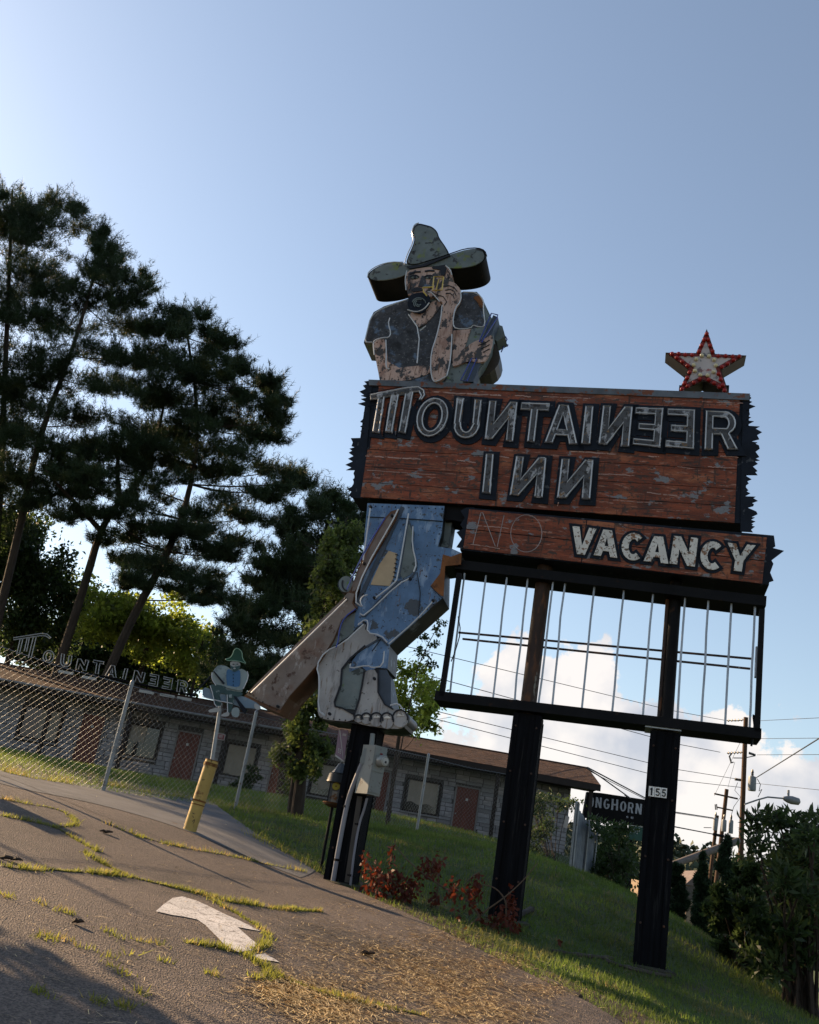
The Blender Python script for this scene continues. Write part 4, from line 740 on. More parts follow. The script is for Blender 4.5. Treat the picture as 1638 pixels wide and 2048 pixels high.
neon('pipe_tube', Z1([(800, 690), (800, 665), (715, 668), (720, 705), (750, 740)]), FR+.15, face, glassyellow, .012); neon('pipe_tube', Z1([(825, 705), (850, 600), (900, 590)]), FR+.13, face, glassyellow, .01)
# raised arm and the hands
rb = MB(); rb.prism(SL([chaikin(Z1([(885, 790), (880, 870), (840, 1080), (790, 1210), (775, 1330), (800, 1470), (830, 1485), (910, 1440), (950, 1300), (967, 1100), (965, 980), (985, 860), (1042, 780), (1045, 690), (990, 625), (930, 612), (885, 655), (840, 690), (770, 705), (830, 750), (870, 790)]), 1)], FR+.065), BK*.06); ra = rb.build('raised_arm', skin, sign)
for a in ([(900, 660), (940, 650), (985, 668), (1010, 700)], [(905, 690), (950, 682), (985, 700), (1000, 735)], [(910, 720), (945, 715), (975, 735), (985, 765)], [(800, 712), (850, 735), (890, 745), (920, 790), (900, 820)]): fp('finger_line', [tuple(p) for p in stroke(a, 6)], 5, line, 0, ra)
hb2 = MB(); hb2.prism(SL([chaikin(Z1([(965, 1330), (1000, 1260), (1070, 1190), (1180, 1120), (1240, 1115), (1320, 1065), (1310, 1180), (1260, 1300), (1190, 1318), (1110, 1295), (980, 1352)]), 1)], FR+.05), BK*.05); gh = hb2.build('gun_hand', skin, sign)
for k in range(3): fp('finger_line', [tuple(p) for p in stroke([(1190+22*k, 1165+30*k), (1240+15*k, 1150+28*k), (1290, 1120+38*k)], 6)], 4, line, 0, gh)
brl = MB(); brl.prism(SL([Z1([(1322, 905), (1362, 925), (1150, 1480), (1060, 1480), (1110, 1350)])], FR+.03), BK*.22); gun = brl.build('gun_barrel', gunblue, sign)
for pts_, cl in (([(1305, 890), (1360, 905), (1352, 935), (1220, 1140), (1200, 1135)], True), ([(1135, 1280), (1178, 1278), (1095, 1475), (1040, 1468)], True), ([(1425, 1090), (1440, 1115), (1390, 1225)], False), ([(1410, 1150), (1450, 1165), (1440, 1178)], False)): neon('neon_tube', Z1(pts_), FR+.1 if pts_[0][0] < 1400 else -.2, gun, glassblue, .011, cl)
sb = MB(); sb.prism(SL([Z1([(1235, 780), (1330, 980), (1400, 1000), (1425, 1090), (1350, 1130), (1200, 1010)])], .05), BK*.3); sb.build('gun_muzzle', sheetgrey, gun)
sb = MB(); sb.prism(SL([chaikin(Z1([(1200, 1290), (1330, 1120), (1385, 1250), (1360, 1350), (1270, 1420), (1130, 1490), (1080, 1495)]), 1)], .1), BK*.38); sb.build('ammunition_bag', mat('tarnished_dark_brass', (.03, .022, .014), .4, vary=.4), figure)
# shirt and arm tubes
for pts_ in ([(580, 770), (450, 815), (320, 870), (262, 930), (240, 1020), (210, 1140), (280, 1140)], [(430, 930), (415, 980), (440, 1060), (420, 1100), (370, 1100), (300, 1120), (285, 1150), (295, 1250)], [(590, 900), (690, 1040), (665, 1320)], [(690, 1040), (740, 1000)], [(880, 820), (870, 930), (835, 1080), (785, 1230), (780, 1380), (800, 1475), (835, 1480), (920, 1430)], [(965, 1070), (960, 1200), (945, 1340), (920, 1430)], [(1040, 690), (1045, 780), (990, 850), (970, 980), (1000, 1028), (1130, 1020), (1145, 990), (1200, 1010), (1255, 1000), (1235, 850), (1240, 780), (1180, 710), (1060, 706)],
              [(965, 560), (950, 510), (910, 480)], [(395, 1120), (400, 1230), (395, 1360), (425, 1370)], [(860, 790), (790, 710), (760, 705)], [(570, 690), (560, 600), (575, 525)], [(580, 860), (650, 880), (720, 860), (770, 800)]):
    neon('neon_tube', Z1(pts_), FR+.12, figure, glassgrey, .010, False, 1)
# ---- legs, feet and rifle below the board
T1 = [(870, 88), (1397, 108), (1375, 300), (1350, 385), (1440, 398), (1512, 430), (1507, 508), (1390, 522), (1385, 735), (1020, 1062), (1008, 1222), (990, 1230), (1040, 1500), (1110, 1495), (1142, 1560), (1122, 1622), (1060, 1634), (900, 1618), (780, 1592), (600, 1572), (540, 1552), (525, 1500), (535, 1280), (518, 1200), (570, 1115), (690, 880), (780, 800), (820, 700), (840, 560), (850, 300)]
lb = MB(); lb.prism(SL([Z2(T1)], FR-.02), BK*.56); legs = lb.build('figure_legs', mat('black_cabinet_side', (.016, .017, .02), .45, [((.16, .19, .22), 2.2, .62, .1)], vary=.4), sign)
def lp(name, pts, lvl, m, sm=0, par=None, thick=.02): return plate(name, [Z2(pts)], FR+.015*lvl, thick, m, par or legs, sm)
lp('grey_panel', [(790, 835), (775, 975), (600, 1092), (660, 965), (690, 885)], 0, sheetgrey); lp('green_panel', [(740, 1180), (840, 1225), (840, 1330), (800, 1500), (690, 1490), (640, 1475), (640, 1440), (690, 1330), (690, 1220)], 0, sheetgrey)
lp('calf_panel', [(945, 1228), (1000, 1228), (1030, 1290), (1030, 1490), (985, 1470), (940, 1390)], 0, gunblue)
tr = lp('trousers', [(870, 90), (1395, 110), (1375, 300), (1350, 385), (1440, 400), (1510, 430), (1505, 505), (1390, 520), (1380, 735), (1020, 1058), (1005, 1218), (935, 1212), (905, 1225), (880, 1248), (830, 1205), (748, 1242), (745, 1195), (800, 1120), (900, 1050), (960, 1005), (880, 975), (860, 900), (795, 935), (775, 960), (785, 860), (820, 700), (840, 560), (850, 300)], .2, denim, 0, sign)
lp('knee_patch', [(1015, 415), (1070, 432), (1050, 590), (1020, 655), (890, 645), (950, 510)], 1, tan, 0, tr)
for k in range(7):
    a = np.array((1070-k*3.5, 440+k*30)); lp('stitch', [tuple(p) for p in stroke([tuple(a-(10, 2)), tuple(a+(8, 3))], 5)], 1.9, line, 0, tr)
lp('pocket_panel', [(1145, 210), (1180, 290), (1170, 380), (1205, 500), (1188, 560), (1085, 620), (1100, 430)], 1, sheetgrey, 1, tr)
lp('rusted_knee', [(1385, 440), (1440, 455), (1512, 428), (1507, 508), (1400, 518), (1388, 725), (1370, 720), (1300, 655), (1365, 570)], 1, rustknee, 0, tr)
for a, wd in (([(1080, 622), (850, 860), (830, 855)], 14), ([(1195, 560), (1160, 600), (1080, 625)], 12), ([(1145, 210), (1085, 600)], 12), ([(1150, 205), (1185, 290), (1172, 380), (1207, 500), (1190, 560)], 10), ([(860, 1070), (960, 1010), (1010, 1060)], 12), ([(1110, 115), (900, 560), (780, 820)], 26)): lp('painted_line', [tuple(p) for p in stroke(a, wd)], 1.3, gunblue, 0, tr)
f1 = lp('foot', [(862, 900), (850, 965), (955, 1002), (870, 1062), (750, 1150), (692, 1222), (685, 1330), (642, 1445), (645, 1475), (700, 1490), (780, 1530), (772, 1582), (600, 1570), (540, 1550), (528, 1500), (537, 1280), (522, 1200), (572, 1118), (700, 1040)], 1, footskin, 1, sign)
f2 = lp('foot', [(848, 1232), (940, 1222), (940, 1380), (985, 1462), (1050, 1498), (1110, 1495), (1142, 1560), (1120, 1622), (1060, 1632), (900, 1615), (785, 1588), (772, 1540), (815, 1430), (832, 1330)], 1.2, footskin, 1, sign)
for cx, cy, rx, ry in ((808, 1560, 28, 26), (862, 1560, 36, 38), (930, 1568, 44, 48), (1002, 1575, 45, 55), (1092, 1560, 52, 60)):
    t = lp('toe', ell(cx, cy, rx, ry, 16), 3, footskin, 0, f2, .05); lp('toe_outline', [tuple(p) for p in stroke(arc(cx, cy, rx, ry, 170, 370, 12), 11)], 3.6, line, 0, f2); lp('toenail', arc(cx+3, cy-ry*.3, rx*.5, ry*.3, 180, 360, 8), 3.6, whiteface, 0, f2)
mb = MB(); a = S(*Z2([(1118, 1562)])[0], FR-.04); mb.tube([a, a+BK*.55], .085, 14); mb.build('toe_side', mat('grey_foot_side', (.12, .13, .15), .45, [((.12, .06, .03), 6, .6, .08)], vary=.3), f2, smooth=True)
for a, wd, p_ in (([(848, 1235), (832, 1330), (812, 1430), (775, 1545)], 11, f2), ([(942, 1225), (942, 1380), (987, 1462), (1045, 1496)], 10, f2), ([(855, 1060), (752, 1148), (694, 1222), (686, 1330), (644, 1445), (648, 1475), (700, 1488), (770, 1528)], 11, f1)): lp('painted_line', [tuple(p) for p in stroke(a, wd)], 2.2, line, 0, p_)
rfp = [(28, 1408), (100, 1330), (400, 1035), (700, 742), (752, 680), (830, 480), (980, 200), (1030, 145), (1082, 130), (1065, 200), (850, 560), (800, 690), (772, 765), (800, 800), (700, 880), (640, 1020), (540, 1180), (430, 1310), (330, 1420), (268, 1522), (130, 1465)]
rb = MB(); rb.prism(SL([Z2(rfp)], FR+.06), BK*.60); rifle = rb.build('rifle', stockdark, sign)
lp('stock_face', [tuple(np.array(p)*.97+np.array((470, 1000))*.03) for p in rfp[:4]+[(745, 690), (790, 700), (772, 765), (795, 800), (700, 880), (640, 1020), (540, 1180), (430, 1310), (330, 1420), (268, 1515), (130, 1458)]], 5.4, stock, 0, rifle)
lp('barrel_face', [(755, 690), (840, 480), (985, 215), (1030, 165), (1062, 160), (1050, 205), (845, 555), (790, 690)], 5.4, mat('barrel_paint', (.13, .10, .085), .45, vary=.4), 1, rifle)
mb = MB(); a = S(*Z2([(722, 642)])[0], FR); mb.tube([a, a+BK*.3], .125, 18); hm = mb.build('hammer_disc', mat('dark_blue_rim', (.012, .016, .03), .4), sign, smooth=True)
plate('disc_face', [Z2(ell(722, 642, 48, 55, 18))], FR+.012, .02, sheetgrey, hm); plate('disc_mark', [Z2(stroke(arc(735, 640, 38, 48, 100, 210, 8), 10))], FR+.022, .02, line, hm)
for pts_, m in (([(75, 1385), (400, 1068), (730, 745)], glassgrey), ([(1080, 130), (1040, 215), (850, 545), (775, 755), (840, 805), (818, 760), (835, 725), (870, 715)], glassgrey), ([(990, 190), (870, 380), (780, 560), (730, 680)], glassblue), ([(790, 810), (715, 865), (680, 940), (670, 1030), (655, 1075)], glassblue)): neon('neon_tube', Z2(pts_), FR+.17, rifle, m, .011, False, 1)
for pts_ in ([(890, 120), (840, 480)], [(1150, 160), (1075, 600), (1050, 640), (920, 740)], [(1165, 600), (1080, 640), (850, 860), (820, 845)], [(1320, 755), (1200, 890), (1015, 1050)], [(805, 920), (850, 885), (875, 895), (865, 975), (960, 990), (1005, 1040)], [(850, 910), (700, 1050), (580, 1100), (520, 1200), (545, 1290), (530, 1500), (585, 1550), (560, 1520)], [(755, 1180), (748, 1220), (870, 1195), (905, 1215), (975, 1200), (985, 1100)], [(1025, 1470), (1080, 1455), (1115, 1500)], [(1180, 250), (1175, 380), (1205, 500), (1185, 560)]): neon('neon_tube', Z2(pts_), FR+.11, legs, glassgrey, .011, False, 1)
for u, v in ((895, 120), (1040, 180), (850, 505), (725, 750), (845, 720), (920, 740), (1165, 610), (1320, 760), (850, 910), (75, 1385), (262, 1480), (615, 1530), (755, 1180), (920, 1290)):
    a = S(*Z2([(u, v)])[0], FR+.08); mb = MB(); mb.lathe(a-BK*(-.0), [(.022, 0), (.022, .05), (.012, .06)], 8, -BK); mb.build('tube_holder', line, legs)
# link between board and legs
mb = MB(); mb.prism(SL([Z2([(1352, 385), (1365, 210), (1450, 205), (1420, 390)])], .1), BK*.3); mb.build('link_panel', sheetgrey, legs)
mb = MB(); mb.prism(SL([[(886, 1008), (940, 1013), (930, 1045), (905, 1040), (890, 1040)]], .2), BK*.4); mb.build('link_bracket', blackmetal, legs)
# house number on the right post
for k, ch in enumerate('155'):
    x0 = 1298+k*12.4
    q = [(x0, 1572+k*1.6), (x0+11.6, 1573.4+k*1.6), (x0-1.5, 1592+k*1.6), (x0+10.2, 1593.4+k*1.6)]
    pl_ = plate('number_plate', [[q[0], q[1], q[3], q[2]]], .212, .008, mat('number_white', (.62, .6, .57), .5), sign)
    plate('numeral', quad_map([lerp(q[0], q[3], .12), lerp(q[1], q[2], .12), lerp(q[2], q[1], .12), lerp(q[3], q[0], .12)], glyph(ch)), .218, .006, line, pl_)

for bu, bv in ((681, 1770), (1009, 1840), (1297, 1940)):
    a = S(bu, bv); mb = MB(); n = 14; z_ = float(H(a[0], a[1]))
    mb.lathe((a[0], a[1], z_-.12), [(.36, 0), (.33, .12), (.27, .14), (.05, .145)], n); f_ = mb.build('footing', mat('mossy_footing', (.035, .032, .022), .95, [((.04, .05, .02), 6, .55, .1)], bump=(20, .8, .03), vary=.4), sign)

# seams and rivets of the sheet metal, bolts in the posts
for a in ([(868, 182), (1100, 192), (1382, 212)], [(1375, 735), (1300, 655)], [(1208, 560), (1230, 700), (1215, 880)], [(965, 1010), (900, 1100)], [(850, 505), (790, 820)]): lp('seam', [tuple(p) for p in stroke(a, 4)], 1.25, line, 0, tr)
rivme = MB(); rivme.lathe((0, 0, 0), [(.011, 0), (.010, .006), (.004, .01)], 7, -BK); rivme = rivme.mesh('rivet', (0, 0, 0)); rivme.materials.append(line)
def rivets(pts, n, z, off, par):
    q = z(pts); d = np.r_[0, np.cumsum([np.linalg.norm(q[i+1]-q[i]) for i in range(len(q)-1)])]
    for s_ in np.linspace(0, d[-1], n):
        u = np.interp(s_, d, [p[0] for p in q]); v = np.interp(s_, d, [p[1] for p in q]); o = bpy.data.objects.new('rivet', rivme); COL.objects.link(o); o.parent = par; o.location = tuple(S(u, v, off)-root_loc(par))
rivets([(880, 110), (1380, 128)], 12, Z2, FR+.004, tr); rivets([(1380, 130), (1360, 300)], 5, Z2, FR+.004, tr); rivets([(1040, 1030), (1360, 745)], 9, Z2, FR+.004, tr); rivets([(560, 1555), (760, 1575)], 6, Z2, FR+.016, f1); rivets([(110, 1420), (250, 1500)], 4, Z2, FR+.082, rifle); rivets([(320, 1140), (330, 1380), (400, 1480), (700, 1430)], 11, Z1, FR+.016, figure); rivets([(900, 880), (830, 1180), (820, 1450)], 9, Z1, FR+.066, ra); rivets([(620, 420), (650, 300), (640, 170)], 5, Z1, FR+.061, hat)
for bu, bv, tu, tv in ((681, 1770, 742, 1405), (1009, 1840, 1052, 1432), (1297, 1940, 1327, 1468)):
    a = S(bu, bv); b = S(tu, tv)
    for t in (.18, .45, .7, .93):
        for sd in (-1, 1): c = np.array((a[0], a[1], a[2]*(1-t)+b[2]*t))+S_s*sd*.14+S_n*.205; mb = MB(); mb.lathe(c-S_n*.012, [(.016, 0), (.016, .012), (.008, .02)], 6, S_n); mb.build('bolt', rustpipe, sign)
MAT_K = .7
# ================================================================ CHAIN-LINK FENCE
galv = mat('galvanised_steel', (.28, .30, .32), .45, [((.16, .12, .09), 14, .66, .05)], vary=.2, metal=.6)
def vline(u, vb, Y, vt_u, vt):
    a = P(u, vb, Y); b = P(vt_u, vt, Y); return a, b[2]-a[2]
FP = [P(205, 1585, 17)[:2], P(833, 1665, 24.7)[:2], P(1139, 1744, 28)[:2]]
FP = [FP[0]+fd*9.0, FP[0]+fd*6.0, FP[0]+fd*3.0, FP[0], FP[0]*.667+FP[1]*.333, FP[0]*.333+FP[1]*.667, FP[1], FP[1]*.5+FP[2]*.5, FP[2]]
FH = 1.80
fb_ = FP[3]; fence = thing('chain_link_fence', (fb_[0], fb_[1], float(H(*fb_))), 'galvanised chain-link fence running in front of the motel', 'fence')
for i, p in enumerate(FP):
    z = float(H(*p)); mb = MB(); mb.tube([(p[0], p[1], z-.3), (p[0], p[1], z+FH+.04)], .034, 10); mb.lathe((p[0], p[1], z+FH+.04), [(.036, 0), (.036, .02), (.02, .05), (.003, .06)], 10); mb.build('post', galv, fence, smooth=True)
def fence_pt(s_, d): return np.array([np.interp(s_, d, [p[k] for p in FP]) for k in (0, 1)])
fdst = np.r_[0, np.cumsum([np.linalg.norm(FP[i+1]-FP[i]) for i in range(len(FP)-1)])]
mb = MB()
for i in range(len(FP)-1):
    a, b = FP[i], FP[i+1]; za, zb = float(H(*a)), float(H(*b)); mid = (a+b)/2
    mb.tube([(a[0], a[1], za+FH-.01), (mid[0], mid[1], (za+zb)/2+FH-.05), (b[0], b[1], zb+FH-.01)], .006, 5)
mb.build('tension_wire', galv, fence)
def fence_mesh():
    step = .0508*1.15; nW = int(fdst[-1]/step); nv = 64; rows_ = np.linspace(0, FH-.02, nv//2+1)
    dz = FH/32; half = step
    px = np.array([p[0] for p in FP]); py = np.array([p[1] for p in FP]); pz = np.array([float(H(*p)) for p in FP])
    V = []; r_ = .0018; nrm = np.array((.8, -.6, 0))
    s0 = np.arange(nW)*step
    lev = np.arange(0, 33)
    Sx = s0[:, None]+np.where((lev[None, :]+np.arange(nW)[:, None]) % 2 == 0, 0, step); zz = np.broadcast_to(lev*dz*.985+.02, Sx.shape)
    bul = (np.sin(Sx*.9)*.015+np.sin(Sx*2.3)*.008)*np.sin(zz/FH*3.14)
    x = np.interp(Sx, fdst, px)+bul*.8; y = np.interp(Sx, fdst, py)-bul*.6
    # the ground is not straight between posts: follow it
    sg_ = np.linspace(0, fdst[-1], 200); hz = H(np.interp(sg_, fdst, px), np.interp(sg_, fdst, py)); base = np.interp(Sx, fdst, pz)
    z = base+zz-(base-np.interp(Sx, sg_, hz))*(1-zz/FH)
    y2 = y
    C = np.stack([x, y2, z], -1)                                  # nW,33,3
    ring = np.array([(0, 0, r_*1.3), (.8*r_, -.6*r_, -r_), (-.8*r_, .6*r_, -r_)]); th_ = np.array((fd[0], fd[1], 0)); th_ = -th_
    ring = np.array([th_*r_*1.2, -th_*r_*.6+nrm*r_, -th_*r_*.6-nrm*r_])
    V = (C[:, :, None, :]+ring[None, None]).reshape(-1, 3); F = []
    i = np.arange(nW)[:, None, None]*99; j = np.arange(32)[None, :, None]*3; k = np.arange(3)[None, None, :]; k1 = (k+1) % 3
    F = np.stack([i+j+k, i+j+k1, i+j+3+k1, i+j+3+k], -1).reshape(-1, 4)
    o = link('wire_mesh', raw_mesh('wire_mesh', V-root_loc(fence), F), galv, fence); tag(o, kind='stuff')
fence_mesh()
# small signs tied to the fence
def flat_sign(name, u0, v0, u1, v1, Y, m, label, skew=0, lines=()):
    a = P(u0, v0, Y); b = P(u1, v0+(u1-u0)*.18, Y); c = P(u1-(v1-v0)*.2, v1+(u1-u0)*.18, Y); d = P(u0-(v1-v0)*.2, v1, Y); t = thing(name, tuple((c+d)/2), label, 'sign'); mb = MB(); mb.prism([[a, b, c, d]], (0, .012, 0)); mb.build('panel', m, t); return t, (a, b, c, d)
redm = mat('red_notice', (.22, .012, .02), .5, vary=.15); whm = mat('white_notice', (.55, .54, .52), .5, vary=.1)
fp_ = lambda u: None
t, (a, b, c, d) = flat_sign('notice', 434, 1466, 451, 1478, 20.4, whm, 'small red and white notice hung on the fence above the yellow bollard')
mb = MB(); e = lambda x, y: (a*(1-x)+b*x)*(1-y)+(d*(1-x)+c*x)*y; mb.prism([[e(.08, .1)-(0, .006, 0), e(.92, .1)-(0, .006, 0), e(.92, .9)-(0, .006, 0), e(.08, .9)-(0, .006, 0)]], (0, .004, 0)); mb.build('red_field', redm, t)
mb = MB()
for k in range(3): mb.prism([[e(.2+.08*k, .25+.2*k)-(0, .012, 0), e(.8-.05*k, .25+.2*k)-(0, .012, 0), e(.8-.05*k, .33+.2*k)-(0, .012, 0), e(.2+.08*k, .33+.2*k)-(0, .012, 0)]], (0, .004, 0))
mb.build('print_line', whm, t)
flat_sign('notice', 1131, 1632, 1139, 1655, 27.4, mat('pale_notice', (.5, .44, .40), .6), 'narrow pale notice hung on the fence near its right end')
# corrugated metal panel at the fence end
ca = P(1141, 1747, 28.05); cb = P(1183, 1758, 29.6); ca[2] = float(H(ca[0], ca[1])); cb[2] = float(H(cb[0], cb[1])); cp = thing('corrugated_panel', tuple(ca), 'grey corrugated metal panel closing the right end of the fence', 'metal panel')
V = []; n = 60
for i in range(n+1):
    t = i/n; q = ca*(1-t)+cb*t; w_ = math.sin(t*2*math.pi*13)*.018; nx = np.array((cb[1]-ca[1], -(cb[0]-ca[0]), 0)); nx /= np.linalg.norm(nx); q = q+nx*w_; V += [q+(0, 0, -.1), q+(0, 0, 1.78-.1*t)]
V = np.array(V)-ca; link('sheet', raw_mesh('sheet', V, [(2*i, 2*i+2, 2*i+3, 2*i+1) for i in range(n)]), mat('blue_grey_sheet', (.17, .20, .24), .5, [((.09, .08, .07), 5, .62, .1, (1, 1, .2))], vary=.3, metal=.3), cp)
for t in (.0, .55, 1):
    q = ca*(1-t)+cb*t+np.array((.03, -.05, 0)); mb = MB(); mb.tube([q+(0, 0, -.2), q+(0, 0, 1.85-.1*t)], .03, 8); mb.build('upright', galv, cp, smooth=True)
# ================================================================ BOLLARD, SMALL FIGURE SIGN
bb = G(378, 1664); bt = P(424, 1522, bb[1]); bt = bt+(bb-P(378, 1664, bb[1])); yel = mat('worn_yellow_paint', (.52, .36, .10), .55, [((.22, .10, .03), 5, .63, .06), ((.10, .06, .03), 13, .66, .04)], vary=.2, bump=(16, .15))
bol = thing('bollard', tuple(bb), 'worn yellow pipe bollard with rusty top standing at the paving edge', 'bollard')
ax = (bt-bb)/np.linalg.norm(bt-bb); Lb = np.linalg.norm(bt-bb); rb_ = .092
mb = MB(); mb.lathe(bb, [(rb_, -.2), (rb_, Lb-.06), (rb_, Lb)], 22, ax); mb.build('pipe', yel, bol, smooth=True)
rustm = mat('orange_rust', (.18, .07, .02), .85, [((.34, .22, .05), 8, .55, .08)], vary=.4)
for h_, rr_, hh_ in ((Lb-.075, .1, .045), (Lb*.42, .097, .022), (Lb*.37, .0955, .014), (Lb, .094, .012)): mb = MB(); mb.lathe(bb+ax*h_, [(rr_, 0), (rr_, hh_)], 22, ax); mb.build('band', rustm, bol, smooth=True)
mb = MB(); mb.lathe(bb+ax*Lb*.44-c0*.1, [(.02, -.03), (.02, .05)], 8, (0, -1, 0)); mb.build('bolt', galv, bol)
YS = bb[1]+.02
def PS(u, v, o=0.0): return P(u, v, YS-o)
fs = thing('figure_sign', tuple(bt), 'small painted cutout of a seated man in a green hat above the yellow bollard', 'sign')
pb = bt+ax*(-.4); pt = PS(440, 1418); mb = MB(); mb.tube([pb, bt, pt, pt+(pt-bt)*.12], .028, 10); mb.build('pole', galv, fs, smooth=True)
def sp(name, pts, lvl, m, par, sm=1, th=.012):
    q = ZF(pts); q = chaikin(q, sm) if sm else q; mb = MB(); mb.prism([[PS(u, v, .03+.008*lvl) for u, v in q]], (0, th, 0)); return mb.build(name, m, par)
pal = mat('pale_blue_white_paint', (.30, .37, .38), .5, [((.18, .23, .25), 9, .58, .1)], vary=.15); teal = mat('dark_teal_paint', (.035, .085, .09), .5, [((.2, .26, .27), 14, .64, .05)], vary=.25); vest = mat('blue_vest_paint', (.06, .18, .36), .5, vary=.2); hgr = mat('green_hat_paint', (.012, .075, .045), .5, vary=.2); skn = mat('pale_face_paint', (.45, .46, .46), .5, vary=.1); logm = mat('pale_blue_log_paint', (.17, .25, .33), .5, [((.3, .35, .38), 8, .6, .1)], vary=.2)
lg = sp('log', [(335, 500), (370, 480), (470, 540), (600, 560), (740, 570), (830, 610), (900, 650), (932, 690), (905, 720), (860, 700), (740, 690), (600, 640), (440, 610), (345, 585), (332, 540)], 0, logm, fs, 1, .05)
sp('log_end', [(862, 640), (905, 665), (932, 692), (905, 720), (862, 700)], 1.5, skn, lg)
bd = sp('body', [(428, 350), (450, 300), (500, 250), (590, 270), (650, 320), (720, 290), (780, 315), (805, 370), (785, 440), (745, 490), (740, 540), (580, 520), (470, 470), (425, 400)], 1, pal, fs)
sp('vest', [(580, 300), (620, 300), (660, 330), (715, 300), (722, 360), (715, 470), (690, 490), (590, 482), (575, 400)], 2.5, vest, bd)
for k in range(4): sp('button', ell(648, 355+35*k, 5, 6, 8), 4, navy, bd, 0)
tg = sp('trousers', [(410, 465), (440, 450), (560, 470), (620, 520), (745, 535), (740, 565), (660, 590), (650, 640), (625, 745), (585, 740), (580, 600), (570, 550), (500, 540), (530, 650), (500, 685), (455, 670), (440, 560), (412, 520)], 2, teal, fs)
sp('patch', [(600, 560), (635, 555), (635, 590), (605, 590)], 3.5, pal, tg, 0)
for fpts in ([(388, 715), (480, 690), (510, 690), (512, 735), (440, 740), (400, 742)], [(512, 770), (575, 738), (610, 740), (605, 778), (540, 785)]): sp('foot', fpts, 2.5, skn, fs)
hd = sp('head', [(618, 215), (710, 222), (722, 260), (700, 295), (655, 328), (625, 300), (615, 255)], 3, skn, fs)
sp('beard', [(618, 250), (640, 275), (680, 272), (720, 255), (712, 295), (658, 330), (622, 300)], 4.2, teal, hd); sp('mouth', ell(660, 290, 12, 8, 10), 5.4, skn, hd, 0)
for cx in (650, 690): sp('eye', ell(cx, 247, 11, 4, 8), 4.4, navy, hd, 0)
sp('nose', [(668, 245), (678, 245), (684, 270), (664, 270)], 4.4, pal, hd, 0)
ht = sp('hat', [(556, 195), (610, 190), (640, 150), (655, 105), (690, 85), (735, 120), (738, 190), (785, 245), (740, 222), (640, 205), (600, 212)], 5, hgr, fs)
arm_ = sp('arm', [(745, 420), (785, 430), (745, 505), (720, 520), (600, 495), (560, 478), (570, 460), (700, 490)], 4, pal, fs)
gb = sp('gun', [(440, 320), (455, 318), (560, 440), (545, 455)], 4.2, navy, fs, 0); sp('gun_stock', [(650, 570), (680, 580), (790, 720), (770, 760), (740, 730)], 4.2, navy, gb, 0); sp('jug', [(630, 720), (650, 690), (700, 690), (715, 730), (700, 790), (650, 790), (628, 760)], 4.4, pal, fs)
def tubeS(pts, m, par, r=.006, cl=False, sm=1):
    q = chaikin(ZF(pts), sm, cl); mb = MB(); mb.tube([PS(u, v, .11) for u, v in q], r, 5, cl); mb.build('neon_tube', m, par, smooth=True)
grt = mat('green_neon_glass', (.25, .42, .30), .3)
tubeS([(556, 195), (610, 188), (640, 150), (655, 100), (690, 80), (738, 120), (740, 190), (785, 248), (740, 225), (640, 207), (600, 214)], grt, ht, .006, True); tubeS([(430, 330), (425, 400), (470, 465)], glassgrey, bd); tubeS([(790, 320), (806, 375), (750, 500)], glassgrey, bd); tubeS([(410, 465), (440, 560), (460, 680), (520, 680)], glassgrey, tg); tubeS([(585, 560), (590, 740)], glassgrey, tg); tubeS([(330, 580), (480, 620), (640, 650)], glassgrey, lg)
q0 = PS(*ZF([(210, 590)])[0]); q1 = PS(*ZF([(440, 345)])[0]); mb = MB(); mb.tube([q0, q1], .012, 6); mb.build('gun_barrel', navy, gb)
# ================================================================ ELECTRIC METER ON THE LEFT POST
ov = .19
mgrey = mat('meter_grey_paint', (.27, .29, .28), .5, [((.12, .11, .10), 12, .66, .05)], vary=.15)
b0 = S(735, 1770, ov); mt = thing('electric_meter', tuple(b0), 'grey electric meter cabinet with round glass meter and conduits on the left sign post', 'electric meter')
def SM(x, y, o): return S(*ZM([(x, y)])[0], o)
# cabinet seen at an angle: side panel faces left, front panel faces right
A = [SM(540, 295, ov+.10), SM(590, 290, ov+.10), SM(530, 850, ov+.10), SM(443, 838, ov+.10)]
ctop = SM(585, 292, ov+.05); cbot = SM(530, 850, ov+.05)
p0 = SM(545, 300, ov); hgt_ = (SM(545, 300, ov)-SM(445, 840, ov))[2]
dv = np.array((S_s*.9-S_n*-.45)); 
s1_ = S_s*.16; fdir = (S_s*.62+S_n*.45); fdir = fdir/np.linalg.norm(fdir); sdir = np.cross((0, 0, 1), fdir); sdir /= np.linalg.norm(sdir)
cc = SM(585, 570, ov+.1); zt = SM(585, 295, ov+.1)[2]; zb = SM(530, 850, ov+.1)[2]
base_c = np.array((cc[0], cc[1], (zt+zb)/2))
mb = MB(); mb.beam((base_c[0], base_c[1], zb), (base_c[0], base_c[1], zt), .22, .26, sdir); cab = mb.build('cabinet', mgrey, mt)
fc = base_c+fdir*.135
mb = MB(); mb.beam((fc[0], fc[1], zb+.03), (fc[0], fc[1], zb+(zt-zb)*.45), .205, .014, sdir); mb.build('door_panel', mgrey, cab)
mb = MB(); mb.beam((fc[0], fc[1], zb+(zt-zb)*.47), (fc[0], fc[1], zt-.03), .205, .014, sdir); mb.build('meter_cover', mgrey, cab)
mc = fc+np.array((0, 0, (zt+zb)/2+.13-fc[2])); mb = MB(); mb.lathe(mc, [(.082, 0), (.082, .05), (.078, .1), (.066, .125), (.01, .13)], 18, fdir); gl = mb.build('meter_glass', mat('meter_glass', (.30, .31, .29), .2, vary=.2, spec=.6), cab, smooth=True)
